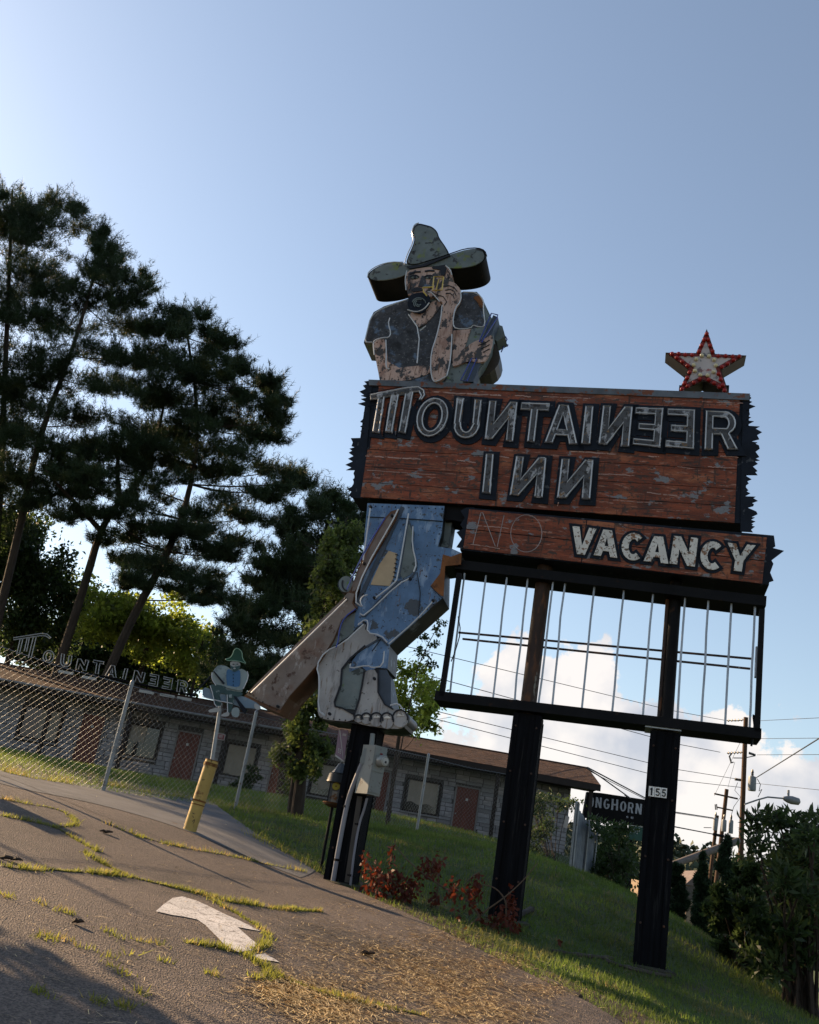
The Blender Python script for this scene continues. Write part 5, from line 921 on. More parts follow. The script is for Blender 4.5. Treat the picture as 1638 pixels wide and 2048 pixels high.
mb = MB(); mb.lathe(mc+fdir*.128, [(.045, 0), (.045, .006)], 14, fdir); mb.build('meter_dial', mat('dial_face', (.55, .55, .52), .5), cab); mb = MB(); mb.beam(mc+fdir*.136+(0, 0, -.03), mc+fdir*.136+(0, 0, .0), .03, .004, sdir); mb.build('dial_mark', line, cab)
mb = MB(); mb.tube([mc+(0, 0, .08)+fdir*.02, mc+(0, 0, .1)+fdir*.02], .02, 6); mb.build('red_seal', redm, cab)
lbp = [SM(470, 505, ov+.16), SM(445, 470, ov+.16), SM(505, 320, ov+.16), SM(545, 310, ov+.16), SM(592, 330, ov+.16), SM(590, 365, ov+.16), SM(510, 490, ov+.16)]
mb = MB(); mb.prism([chaikin(lbp, 1)], BK*.07); mb.build('conduit_elbow', mgrey, mt)
con = [SM(478, 500, ov+.12), SM(420, 640, ov+.09), SM(345, 830, ov+.05), SM(300, 990, ov+.035), SM(215, 1430, ov+.035), SM(140, 1880, ov+.035)]; mb = MB(); mb.tube(chaikin(con, 2, False), .034, 12); cnd = mb.build('conduit', mat('grey_conduit', (.26, .27, .31), .5, vary=.12), mt, smooth=True)
con2 = [SM(535, 890, ov+.1), SM(500, 1030, ov+.07), SM(450, 1160, ov+.035), SM(390, 1480, ov+.035), SM(345, 1890, ov+.035)]; mb = MB(); mb.tube(chaikin(con2, 2, False), .017, 10); mb.build('conduit', MATS['grey_conduit'], mt, smooth=True)
for x, y, r_ in ((298, 985, .037), (190, 1592, .037), (435, 1187, .02), (352, 1770, .02)):
    a = SM(x, y, ov+.035); mb = MB(); mb.lathe(a-np.array((0, 0, .015)), [(r_, 0), (r_, .03)], 12); mb.build('clamp', blackmetal, mt)
    mb = MB(); mb.beam(a-S_s*(r_+.03), a+S_s*(r_+.03), .02, .008, (0, 0, 1)); mb.build('clamp_ear', blackmetal, mt)
a = SM(600, 160, ov+.05); b = SM(585, 300, ov+.08); mb = MB(); mb.tube([a, b], .035, 10); mb.build('riser_pipe', mgrey, mt, smooth=True)
mb = MB(); mb.beam(SM(455, 870, ov+.02), SM(310, 1850, ov+.02), .07, .03, S_s); mb.build('backing_board', mat('grey_batten', (.08, .07, .06), .8, vary=.3), mt)
# pink number plate on the side of the post
a, b, c, d = [SM(x, y, .12) for x, y in ((212, 108), (322, 118), (270, 478), (172, 412))]
ps = thing('number_sign', tuple((c+d)/2), 'faded pink plate with a white slash behind the left sign post', 'sign'); pink = mat('faded_pink', (.30, .20, .26), .5, vary=.12)
mb = MB(); mb.prism([[a, b, c, d]], BK*.01); mb.build('plate', pink, ps)
e = lambda x, y, o=.006: ((a*(1-x)+b*x)*(1-y)+(d*(1-x)+c*x)*y)+S_n*o
mb = MB(); mb.prism([[e(.06, 0), e(.16, 0), e(.98, .98), e(.86, .9)]], BK*.004); mb.build('slash', whm, ps)
mb = MB(); mb.prism([[e(0, .93), e(1, .96), e(1, 1), e(0, 1)]], BK*.004); mb.build('white_edge', whm, ps)
for k in range(2):
    q = [e(.24+.2*k, .66), e(.40+.2*k, .67), e(.24+.2*k, .82), e(.40+.2*k, .83)]; mb = MB(); tl, tr_, bl, br = q
    mb.prism([[(bl*(1-x)+br*x)*(1-y)+(tl*(1-x)+tr_*x)*y+S_n*.004 for x, y in l] for l in glyph('5')], BK*.003); mb.build('numeral', whm, ps)
for k in range(3): mb = MB(); mb.prism([[e(.5+.14*k, .12), e(.58+.14*k, .12), e(.58+.14*k, .2), e(.5+.14*k, .2)]], BK*.004); mb.build('faded_letter', whm, ps)
# lantern-shaped dispenser on its own thin pole
Yd = 14.6
pd0 = P(655, 1705, Yd); pd1 = P(665, 1612, Yd); pd0[:2] = pd1[:2]; pd0[2] = float(H(pd0[0], pd0[1])); ld = thing('lantern_dispenser', tuple(pd0), 'grey lantern-shaped box with a yellow disc on a pole beside the left sign post', 'dispenser')
mb = MB(); mb.tube([pd0-(0, 0, .2), pd1], .022, 8); mb.build('pole', blackmetal, ld, smooth=True)
cz = pd1[2]; c_ = np.array((pd1[0], pd1[1], 0)); ZD = lambda v: P(665, v, Yd)[2]
zz0, zz1, zz2, zz3 = ZD(1612), ZD(1594), ZD(1563), ZD(1531)
mb = MB(); mb.lathe((*c_[:2], zz0-.02), [(.05, 0), (.13, .03), (.14, .05)], 14); mb.build('base', mat('brown_tray', (.13, .07, .03), .7, vary=.3), ld, smooth=True)
mb = MB(); mb.lathe((*c_[:2], zz0+.03), [(.15, 0), (.15, .015)], 14); mb.build('tray', rustm, ld)
mb = MB(); mb.beam((*c_[:2], zz0+.04), (*c_[:2], zz2), .15, .12, c0); mb.build('body', mat('dispenser_tin', (.16, .16, .16), .5, [((.10, .05, .02), 9, .58, .08)], vary=.3), ld)
mb = MB(); mb.beam((c_[0], c_[1]-.065, zz0+.05), (c_[0], c_[1]-.065, zz0+.05+(zz2-zz0)*.45), .075, .01, c0); mb.build('label_plate', mat('pale_label', (.36, .33, .28), .6, [((.25, .1, .03), 12, .58, .08)], vary=.2), ld)
mb = MB(); mb.lathe((c_[0]+.0, c_[1]-.06, zz0+.05+(zz2-zz0)*.66), [(.055, 0), (.055, .012), (.05, .016)], 16, (0, -1, 0)); ydc = mb.build('yellow_disc', mat('yellow_disc', (.52, .42, .03), .4, vary=.1), ld); mb = MB(); mb.lathe((c_[0], c_[1]-.075, zz0+.05+(zz2-zz0)*.66), [(.012, 0), (.012, .006)], 8, (0, -1, 0)); mb.build('disc_hub', rustm, ydc)
for s_ in (-1, 1): mb = MB(); mb.beam((c_[0]+s_*.085, c_[1]-.05, zz0+.03), (c_[0]+s_*.085, c_[1]-.05, zz2), .018, .018, c0); mb.build('frame_bar', line, ld)
mb = MB(); mb.lathe((*c_[:2], zz2-.01), [(.16, 0), (.15, .03), (.135, .12), (.10, .135)], 14); mb.build('hood', mat('dark_hood', (.055, .06, .065), .5, vary=.3), ld, smooth=True)
mb = MB(); mb.lathe((c_[0]+.02, c_[1]-.02, zz2+.125), [(.12, 0), (.11, .02), (.05, .13), (.045, .14)], 8); mb.build('cap', mat('blue_grey_tin', (.13, .16, .20), .4, vary=.2), ld)
for s_ in (-1, 1): mb = MB(); mb.tube([(c_[0]+.02+s_*.02, c_[1], zz3), (c_[0]+.03+s_*.02, c_[1], zz3+.16)], .004, 4); mb.build('wire', galv, ld)
# ================================================================ MOTEL
YB = 42.0
def B(u, v, y=YB): return P(u, v, y)
stonem = [mat('pale_stone_%d' % k, c, .85, bump=(12, .5, .02), vary=.3, vscale=2) for k, c in enumerate(((.34, .33, .35), (.28, .28, .30), (.39, .37, .38), (.23, .22, .23)))]
mortar = mat('dark_mortar', (.09, .085, .085), .95, vary=.2); browntrim = mat('dark_brown_trim', (.022, .014, .011), .7, vary=.3); doorm = mat('brown_door_paint', (.14, .036, .022), .5, vary=.25, stretch=(4, 4, .4)); frm = mat('pale_door_frame', (.22, .21, .21), .6, vary=.2)
shing = [mat('roof_shingle_%d' % k, c, .9, bump=(30, .4, .01), vary=.35, vscale=1.5) for k, c in enumerate(((.10, .050, .033), (.075, .038, .027), (.13, .066, .042)))]
xL, xR = -19.0, P(1200, 1578, YB-1.3)[0]-.9; zE = 6.55
zE = float(np.mean([B(273, 1400, YB-1.3)[2], B(590, 1466, YB-1.3)[2], B(1012, 1545, YB-1.3)[2]]))
mot = thing('motel_building', (0, YB, float(H(0, YB))), 'long single storey motel of pale stone with brown shingle roof behind the fence', 'building')
mb = MB(); mb.box(xL, xR, YB+.06, YB+9, 1.5, zE+.05); wall = mb.build('wall', mortar, mot)
yE, yR = YB-1.3, YB+3.6; zR = float(np.mean([B(760, 1470, yR)[2], B(1012, 1506, yR)[2]])); xr2 = xR+.9; xrt = P(1177, 1534, yR)[0]
mb = MB(); mb.hexa([(xL, yE, zE), (xr2, yE, zE), (xrt, yR, zR), (xL, yR, zR), (xL, yE, zE+.06), (xr2, yE, zE+.06), (xrt, yR, zR+.06), (xL, yR, zR+.06)]); roof = mb.build('roof', shing[1], mot)
mb = MB(); mb.hexa([(xL, yR, zR), (xrt, yR, zR), (xr2, YB+10, zE), (xL, YB+10, zE), (xL, yR, zR+.06), (xrt, yR, zR+.06), (xr2, YB+10, zE+.06), (xL, YB+10, zE+.06)]); mb.build('roof_back', shing[1], mot)
mb = MB(); mb.box(xL, xr2+.02, yE-.03, yE-.003, zE-.2, zE+.05); mb.build('fascia', browntrim, mot); mb = MB(); mb.box(xL, xr2, yE, YB+.05, zE-.12, zE-.06); mb.build('soffit', browntrim, mot)
mb = MB(); mb.tube([(xL, yE-.09, zE+.0), (B(600, 1470)[0], yE-.09, zE+.0)], .05, 8); mb.build('gutter', mat('pale_gutter', (.24, .25, .27), .5, [((.06, .04, .03), 4, .56, .1)], vary=.3), mot)
rl = math.hypot(yR-yE, zR-zE); nrow = 22; tabs = [MB(), MB(), MB()]
for i in range(nrow):
    t0 = i/nrow; t1 = min(1, (i+1.25)/nrow); x = xL-random.random()*.3
    while x < xr2+(xrt-xr2)*t0:
        w_ = random.uniform(.26, .36); x1 = min(x+w_-.012, xr2+(xrt-xr2)*t0); lf = .062+.012
        if x1 > x+.03:
            ya, yb_ = yE+(yR-yE)*t0, yE+(yR-yE)*t1; za, zb_ = zE+(zR-zE)*t0, zE+(zR-zE)*t1; j = random.uniform(0, .006)
            random.choice(tabs).hexa([(x, ya, za+.06), (x1, ya, za+.06), (x1, yb_, zb_+.055), (x, yb_, zb_+.055), (x, ya, za+.062+.016+j), (x1, ya, za+.062+.016+j), (x1, yb_, zb_+.064), (x, yb_, zb_+.064)])
        x += w_
for k in range(3): tag(tabs[k].build('shingles', shing[k], roof, fix=False), kind='stuff')
mb = MB(); mb.box(xL, xrt, yR-.14, yR+.14, zR+.05, zR+.10); mb.build('ridge_cap', shing[0], roof)
openings = []
def rect_px(u0, v0, u1, v1):
    "opening from its top-left and bottom-right corner in the photograph"
    a = B(u0, v0); c = B(u1, v1); return a, c
def opening(kind, xc, zc, w_, h_, lab=None, curtain=0):
    x0, x1, z0, z1 = xc-w_/2, xc+w_/2, zc-h_/2, zc+h_/2; openings.append((x0-.07, x1+.07, z0-.07, z1+.07))
    if kind == 'door':
        mb = MB(); mb.box(x0, x1, YB-.01, YB+.05, z0, z1); d_ = mb.build('door', doorm, mot); fm = MB(); fm.box(x0-.07, x0-.005, YB-.05, YB+.055, z0, z1+.06); fm.box(x1+.005, x1+.07, YB-.05, YB+.055, z0, z1+.06); fm.box(x0-.005, x1+.005, YB-.05, YB+.055, z1+.003, z1+.06); fm.build('door_frame', frm, d_)
        mb = MB(); mb.box(xc-.05, xc+.05, YB-.03, YB-.012, z1-.52, z1-.42); mb.build('number_plate', whm, d_); mb = MB(); mb.lathe((x0+.07, YB-.012, z0+h_*.47), [(.03, 0), (.03, .05)], 8, (0, -1, 0)); mb.build('knob', galv, d_)
    else:
        fm = MB(); t = .07
        fm.box(x0, x1, YB-.04, YB+.055, z0, z0+t); fm.box(x0, x1, YB-.04, YB+.055, z1-t, z1); fm.box(x0, x0+t, YB-.04, YB+.055, z0+t, z1-t); fm.box(x1-t, x1, YB-.04, YB+.055, z0+t, z1-t); w0 = fm.build('window', browntrim, mot)
        mb = MB(); mb.box(x0+t, x1-t, YB+.045, YB+.055, z0+t, z1-t); mb.build('pane', mat('dark_window', (.012, .013, .015), .12, spec=.6), w0)
        if curtain:
            f0, f1, g0 = curtain; mb = MB(); xa, xb = x0+t+(x1-x0-2*t)*f0, x0+t+(x1-x0-2*t)*f1; n = 16; vs = []
            for k in range(n+1): x = xa+(xb-xa)*k/n; y = YB+.022+.010*math.sin(k*1.9); vs += [(x, y, z0+t+(z1-z0-2*t)*g0+.05*math.sin(k*.7)), (x, y, z1-t)]
            link('curtain', raw_mesh('curtain', np.array(vs)-root_loc(mot), [(2*k, 2*k+2, 2*k+3, 2*k+1) for k in range(n)]), mat('beige_blind', (.34, .30, .25), .8, vary=.12), w0)
        mb = MB(); mb.box(x0-.06, x1+.06, YB-.08, YB+.055, z0-.07, z0-.004); mb.build('sill', frm, w0)
    return
def mid(u0, v0, u1, v1): a = B((u0+u1)/2, (v0+v1)/2); return a[0], a[2]
for (u0, v0, u1, v1) in ((152, 1437, 202, 1525), (340, 1472, 396, 1562), (542, 1506, 586, 1590), (730, 1550, 768, 1636), (902, 1580, 957, 1676)): x, z = mid(u0, v0, u1, v1); opening('door', x-.0, z+.02, .92, 2.05)
for (u0, v0, u1, v1, cu) in ((40, 1415, 122, 1480, (.45, 1, 0)), (252, 1452, 318, 1514, (.0, .55, .45)), (447, 1492, 512, 1552, (0.02, .98, .0)), (622, 1530, 676, 1590, (.0, 1, .2)), (808, 1562, 880, 1625, (.05, .95, .25)), (1040, 1620, 1085, 1660, (.2, .8, .2))): x, z = mid(u0, v0, u1, v1); opening('window', x, z, (u1-u0)/48.6, 1.35, None, cu)
# posts under the eave
for u, v in ((78, 1500), (232, 1540), (424, 1590), (748, 1600), (985, 1640), (1175, 1660)):
    x = B(u, v, YB-1.1)[0]; mb = MB(); mb.beam((x, YB-1.1, 2.5), (x, YB-1.1, zE-.12), .15, .15, c0); mb.build('porch_post', browntrim, mot)
# stones, laid in uneven courses round the openings
mb = MB(); v_ = [(-.5, 0, -.5), (.5, 0, -.5), (.5, 1, -.5), (-.5, 1, -.5), (-.5, 0, .5), (.5, 0, .5), (.5, 1, .5), (-.5, 1, .5)]
sm_ = []
for k in range(4):
    rr = random.Random(k); mb = MB(); mb.hexa([(x*(.97-.04*rr.random())+.01*rr.uniform(-1, 1), y*1.0 if y else rr.uniform(-.2, .25), zz*(.94-.06*rr.random())) for x, y, zz in v_]); me = mb.mesh('stone'); me.materials.append(stonem[k]); sm_.append(me)
stones = []; z = 2.6
while z < zE-.1:
    h_ = random.choice((.13, .16, .19, .22)); x = xL+random.random()*.4
    while x < xR:
        w_ = random.uniform(.3, .75); x1 = min(x+w_, xR); segs = [(x, x1)]
        for (a, b, c, d) in openings:
            if z+h_ > c and z < d: segs = [s for (p, q) in segs for s in ((p, min(q, a)), (max(p, b), q)) if s[1]-s[0] > .07]
        stones += [(p, q, z, z+h_) for p, q in segs]; x += w_
    z += h_
vis = sorted([s for s in stones if B(0, 1480)[0]-.2 < s[0] < xR and s[3] > float(H(s[0], YB-1))+.1], key=lambda s: -(s[1]-s[0])*(s[3]-s[2])); vset = set(vis[:300]); rest = MB(); base = root_loc(mot)
for s in stones:
    x0, x1, z0, z1 = s; dpt = random.uniform(.03, .07)
    if s in vset:
        o = bpy.data.objects.new('stone', random.choice(sm_)); COL.objects.link(o); o.parent = wall; o.location = ((x0+x1)/2, YB+.058-dpt-base[1], (z0+z1)/2-base[2]); o.scale = (x1-x0, dpt, z1-z0)
    else: rest.box(x0+.012, x1-.012, YB+.058-dpt, YB+.058, z0+.012, z1-.012)
tag(rest.build('small_stones', stonem[0], wall, fix=False), kind='stuff')
# open neon letters along the roof edge
YN = YB-1.35
ns = thing('rooftop_letters', tuple(B(230, 1385, YN)), 'row of bare neon tube letters standing along the motel roof edge', 'sign')
def rtube(name, pts, par, r=.022, cl=True):
    mb = MB(); mb.tube([P(u, v, YN) for u, v in pts], r, 5, cl); return mb.build(name, mat('dull_tube_glass', (.50, .50, .51), .4), par)
Ml = [(110, 105), (335, 70), (385, 75), (418, 105), (405, 112), (375, 90), (330, 88), (112, 122)]
rtube('letter', Z7b(Ml), ns)
for a in ([(165, 118), (137, 240), (158, 242), (187, 114)], [(222, 112), (198, 215), (218, 217), (240, 108)], [(272, 104), (232, 270), (255, 272), (297, 100)]): rtube('letter', Z7b(a), ns)
for ch, q, mi in [('O', [(365, 203), (450, 216), (345, 300), (430, 313)], 0), ('U', [(505, 235), (590, 253), (492, 335), (575, 347)], 0), ('N', [(640, 276), (727, 291), (620, 358), (705, 376)], 0), ('T', [(765, 288), (852, 303), (750, 392), (835, 408)], 0), ('A', [(885, 325), (965, 341), (862, 414), (952, 432)], 0), ('I', [(1025, 355), (1047, 359), (1003, 440), (1026, 446)], 0), ('N', [(1105, 372), (1190, 393), (1085, 455), (1170, 472)], 0), ('E', [(1230, 400), (1302, 413), (1215, 490), (1287, 505)], 1), ('E', [(1340, 424), (1415, 440), (1325, 515), (1400, 531)], 1), ('R', [(1460, 448), (1540, 468), (1448, 545), (1535, 560)], 0)]:
    for l in quad_map(Z7b(q), glyph(ch, .27, .17), bool(mi)): rtube('letter', l, ns)
mb = MB(); mb.tube([P(*Z7b([(120, 275)])[0], YN+.05), P(*Z7b([(1600, 580)])[0], YN+.05)], .05, 6); mb.build('rail', blackmetal, ns)
for k in range(7): a = P(*Z7b([(200+k*200, 292+k*41)])[0], YN+.05); mb = MB(); mb.tube([a+(0, 0, .05), a+(0, .25, -.4)], .025, 5); mb.build('strut', blackmetal, ns)
for u, v in ((540, 385), (730, 430), (1200, 545), (1370, 575), (1510, 600)): a = P(*Z7b([(u, v)])[0], YN-.08); mb = MB(); mb.box(a[0]-.3, a[0]+.3, a[1], a[1]+.04, a[2]-.07, a[2]+.04); mb.build('white_flashing', whm, ns)
# ================================================================ RIGHT BACKGROUND
YLh = 47
def lh(pts, y=YLh, th=.3): mb = MB(); mb.prism([[P(u, v, y) for u, v in pts]], (0, th, 0)); return mb
ZL2 = Z(1160, 1560, 160/1638)
blk = mat('black_sign_panel', (.004, .004, .005), .6, vary=.3, spec=.1); b0_ = P(1280, 1850, YLh); b0_[2] = float(H(15, YLh))
ls = thing('restaurant_sign', tuple(b0_), 'black restaurant sign with pale capital letters beyond the motel end', 'sign')
lh(ZL2([(150, 240), (430, 265), (1360, 405), (1560, 440), (1540, 985), (1310, 950), (60, 760)])).build('panel', blk, ls)
for u in (1262, 1296): a = P(u, 1665, YLh+.15); mb = MB(); mb.beam((a[0], a[1], b0_[2]-.3), (a[0], a[1], a[2]), .3, .3, c0); mb.build('post', blackmetal, ls)
ltm = mat('pale_sign_letter', (.42, .43, .46), .5, vary=.1)
for ch, q in [('O', [(190, 330), (290, 340), (190, 555), (275, 565)]), ('N', [(330, 348), (448, 362), (310, 560), (435, 578)]), ('G', [(492, 375), (615, 395), (475, 585), (605, 605)]), ('H', [(655, 385), (785, 402), (635, 610), (775, 625)]), ('O', [(830, 428), (955, 445), (812, 632), (940, 655)]), ('R', [(990, 452), (1105, 470), (975, 660), (1085, 685)]), ('N', [(1150, 475), (1272, 492), (1128, 685), (1255, 708)])]:
    qq = quad_map(ZL2(q), glyph(ch, .3, .13)); mb = MB(); mb.prism([[P(u, v, YLh-.03) for u, v in l] for l in qq], (0, .03, 0)); mb.build('letter', ltm, ls)
for ch, q in [('S', [(945, 735), (995, 742), (940, 772), (990, 780)]), ('E', [(1045, 748), (1098, 756), (1040, 788), (1095, 797)])]:
    qq = quad_map(ZL2(q), glyph(ch, .3, .22)); mb = MB(); mb.prism([[P(u, v, YLh-.03) for u, v in l] for l in qq], (0, .03, 0)); mb.build('letter', ltm, ls)
gs = thing('green_sign', tuple(b0_+np.array((.2, -.3, 0))), 'small green sign with white letters under the black restaurant sign', 'sign')
lh(ZL2([(1060, 925), (1310, 965), (1330, 1200), (1150, 1200), (1040, 1130)]), YLh-.3, .1).build('panel', mat('green_panel_paint', (.015, .085, .06), .5), gs) if False else None
mb = MB(); mb.prism([[P(u, v, YLh-.35) for u, v in ZL2([(1000, 915), (1312, 965), (1300, 1260), (985, 1210)])]], (0, .1, 0)); mb.build('panel', mat('green_panel_paint', (.015, .085, .06), .5), gs)
mb = MB(); mb.prism([[P(u, v, YLh-.36) for u, v in ZL2([(1000, 915), (1312, 963), (1312, 975), (1000, 928)])]], (0, .12, 0)); mb.build('edge_strip', whm, gs)
for ch, q in [('T', [(1020, 968), (1072, 975), (1012, 1070), (1062, 1080)]), ('O', [(1090, 975), (1150, 985), (1078, 1085), (1135, 1095)]), ('P', [(1172, 985), (1232, 995), (1160, 1105), (1218, 1115)])]:
    qq = quad_map(ZL2(q), glyph(ch, .26, .14)); mb = MB(); mb.prism([[P(u, v, YLh-.375) for u, v in l] for l in qq], (0, .02, 0)); mb.build('letter', whm, gs)
mb = MB(); mb.beam((P(1288, 1690, YLh-.3)[0], YLh-.3, b0_[2]-.3), P(1288, 1690, YLh-.3), .15, .15, c0); mb.build('post', blackmetal, gs)
# utility poles
woodp = mat('brown_utility_pole', (.085, .045, .025), .85, [((.04, .022, .014), 4, .56, .1, (3, 3, .2))], vary=.35, stretch=(4, 4, .3), bump=(10, .4, .02)); insul = mat('insulator_grey', (.10, .10, .10), .4); tform = mat('transformer_grey', (.26, .28, .30), .45, vary=.1)
def upole(label, u0, v0, u1, v1, Y, r, group='utility poles', zb=None):
    a = P(u0, v0, Y); b = P(u1, v1, Y); d_ = a-b; zb = -1.6; k = (zb-b[2])/d_[2]; a = b+d_*k; t = thing('utility_pole', tuple(a), label, 'utility pole', group); mb = MB(); mb.tube([a, b], [r*1.25, r], 12); mb.build('pole', woodp, t, smooth=True); return t
def zu(x, y): return tuple(ZU([(x, y)])[0])
Y1, Y2 = 58, 78
u1 = upole('tall brown utility pole with transformer right of the sign frame', *zu(850, 1100), *zu(885, 180), Y1, .135)
u2 = upole('leaning grey utility pole with two crossarms, second behind the tall one', *zu(622, 1500), *zu(688, 920), Y2, .15); u3 = upole('short yellowish utility pole carrying the leftmost transformer', *zu(530, 1700), *zu(590, 1190), Y2-2, .13)
def pt_(name, pts, Y, r, m, par, n=6): mb = MB(); mb.tube([P(*zu(x, y), Y) for x, y in pts], r, n); return mb.build(name, m, par, smooth=True)
pt_('crossarm', [(560, 965), (800, 1018)], Y2-.2, .07, woodp, u2); pt_('crossarm', [(590, 1105), (750, 1138)], Y2-.2, .06, woodp, u2); pt_('bracket', [(755, 597), (850, 598)], Y1-.2, .03, insul, u1); pt_('bracket', [(895, 592), (980, 575)], Y1-.2, .03, insul, u1); pt_('cutout_switch', [(735, 555), (715, 580), (735, 650), (755, 640)], Y1-.2, .05, insul, u1); pt_('cutout_switch', [(568, 1075), (572, 1130), (588, 1128), (582, 1072)], Y2-.3, .045, insul, u2)
for pts_ in ([(690, 213), (800, 215), (860, 205)], [(690, 548), (780, 545), (850, 540)], [(915, 545), (985, 570)], [(770, 815), (835, 825)]):
    q = [P(*zu(x, y), Y1-.15) for x, y in pts_]; mb = MB(); mb.tube(q, .03, 5)
    for t in np.linspace(.1, .9, 5): p = q[0]*(1-t)+q[-1]*t; mb.lathe(p-np.array((.04, 0, 0)), [(.03, 0), (.085, .02), (.085, .05), (.03, .08)], 8, (1, 0, 0))
    mb.build('insulator_string', insul, u1)
def can(x0, y0, x1, y1, Y, par):
    a = P(*zu((x0+x1)/2, y1), Y); b = P(*zu((x0+x1)/2+6, y0), Y); rr_ = (x1-x0)*.194/2*Y/FPX; a2 = np.array((b[0], b[1], a[2])); mb = MB(); mb.lathe(a2, [(rr_*.9, 0), (rr_, .06), (rr_, (b-a2)[2]-.08), (rr_*.9, (b-a2)[2]), (rr_*.2, (b-a2)[2]+.05)], 14); c = mb.build('transformer', tform, par, smooth=True)
    mb = MB(); mb.lathe((b[0], b[1], b[2]), [(.05, 0), (.09, .05), (.06, .1), (.09, .15), (.06, .2), (.09, .25), (.04, .42)], 8); mb.build('bushing', insul, c)
can(905, 790, 985, 935, Y1-.45, u1); can(545, 1215, 590, 1345, Y2-2.5, u3); can(630, 1235, 680, 1355, Y2-.6, u2); can(705, 1240, 750, 1375, Y2-.6, u2)
pt_('lamp_arm', [(870, 1075), (1000, 1030), (1110, 1000), (1280, 1015)], Y1-1, .05, tform, u1)
mb = MB(); a = P(*zu(1270, 1012), Y1-1); b = P(*zu(1445, 1052), Y1-1); d_ = b-a
mb.tube([a, a+d_*.25, a+d_*.5, a+d_*.9, b], [.10, .20, .24, .20, .05], 10); mb.build('street_lamp_head', mat('lamp_grey', (.25, .26, .27), .4), u1, smooth=True); mb = MB(); p = P(*zu(1322, 1010), Y1-1); mb.tube([p, p+(0, 0, .45)], .07, 8); mb.build('photocell', tform, u1)
pt_('loose_cable', [(1000, 810), (1035, 870), (1020, 940), (1050, 920), (1010, 1000)], Y1-.6, .02, blackmetal, u1); pt_('loose_cable', [(800, 850), (770, 930), (830, 1000), (760, 1100), (730, 1200)], Y1-.3, .015, blackmetal, u1); pt_('cable_splice', [(545, 1382), (660, 1405)], Y2-2.2, .11, blackmetal, u3); pt_('cable_splice', [(705, 1420), (800, 1432)], Y2-2.2, .1, blackmetal, u2)
pt_('crossarm', [(450, 1314), (530, 1316)], Y2-2, .03, insul, u3)
br = thing('timber_brace', tuple(P(*zu(795, 1455), 56)), 'long grey timber strut slanting from the utility pole toward the right sign post', 'timber strut')
mb = MB(); mb.tube([P(*zu(800, 1452), 56), P(*zu(-40, 1760), 50)], [.20, .16], 10); mb.build('strut', mat('grey_log', (.16, .135, .12), .85, vary=.3, stretch=(.3, 3, 3)), br, smooth=True)
# overhead wires
wirem = mat('black_cable', (.015, .015, .018), .6)
def wire(label, pts, ys, r=.018, sag=0):
    P3 = []
    m = len(pts)
    for i in range(m-1):
        for t in np.linspace(0, 1, 10)[: (10 if i == m-2 else 9)]:
            u = pts[i][0]*(1-t)+pts[i+1][0]*t; v = pts[i][1]*(1-t)+pts[i+1][1]*t+sag*4*t*(1-t); P3.append(P(u, v, ys[i]*(1-t)+ys[i+1]*t))
    if pts[-1][0] > 1640: d_ = P3[-1]-P3[-2]; P3.append(P3[-1]+d_/np.linalg.norm(d_)*35)
    mb = MB(); mb.tube(P3, r, 5); o = mb.build('overhead_wire', wirem, None, P3[0]); tag(o, label, 'wire', 'overhead wires')
wire('overhead wire meeting the top of the tall utility pole from the left', [(780, 1285), zu(130, 110), zu(690, 213)], [40, 52, Y1], .016)
wire('overhead wire leaving the top of the tall pole to the right', [zu(1040, 213), zu(1720, 180)], [Y1, 45], .014); wire('thin wire crossing the sky just below the frame corner', [zu(1030, 398), zu(1720, 392)], [Y1, 45], .014); wire('wire leaving the upper crossarm of the tall pole to the right', [zu(1000, 565), zu(1720, 562)], [Y1, 45], .014)
wire('wire reaching the insulators below the frame from the left', [(780, 1330), zu(160, 450), zu(620, 538)], [40, 52, Y1], .018); wire('wire running left from the pole at transformer height', [(780, 1400), zu(140, 710), zu(830, 820)], [40, 52, Y1], .016); wire('wire just below the transformer height running left', [(820, 1425), zu(130, 820), zu(830, 900)], [40, 52, Y1], .016)
wire('thick cable rising from the transformer to the right edge', [zu(920, 830), zu(1000, 795), zu(1640, 395), zu(1900, 215)], [Y1, Y1, 38, 32], .028); wire('upper of the two cables strung across the cloud beside the number 155', [(1175, 1535), zu(110, 1148), zu(550, 1215)], [45, 60, Y2-2], .035); wire('thin cable just under the upper one by the number 155', [(1175, 1540), zu(120, 1160), zu(560, 1225)], [45, 60, Y2-2], .018); wire('lower heavy cable strung beside the right sign post', [(1250, 1590), zu(95, 1295), zu(545, 1382)], [45, 60, Y2-2], .04)
wire('service cable sagging from the motel roof corner to the sign', [(1174, 1537), (1200, 1553), (1260, 1596)], [42, 44, 47], .03); wire('faint wire across the right sky at mid transformer height', [zu(980, 858), zu(1720, 935)], [Y1, 45], .012)
for k, (a, b) in enumerate((((835, 420), (560, 985)), ((770, 640), (700, 900)))): wire(('long slack wire hanging from the tall pole to the leaning pole', 'short slack wire beside the tall pole')[k], [zu(*a), zu(*b)], [Y1, Y2], .012)
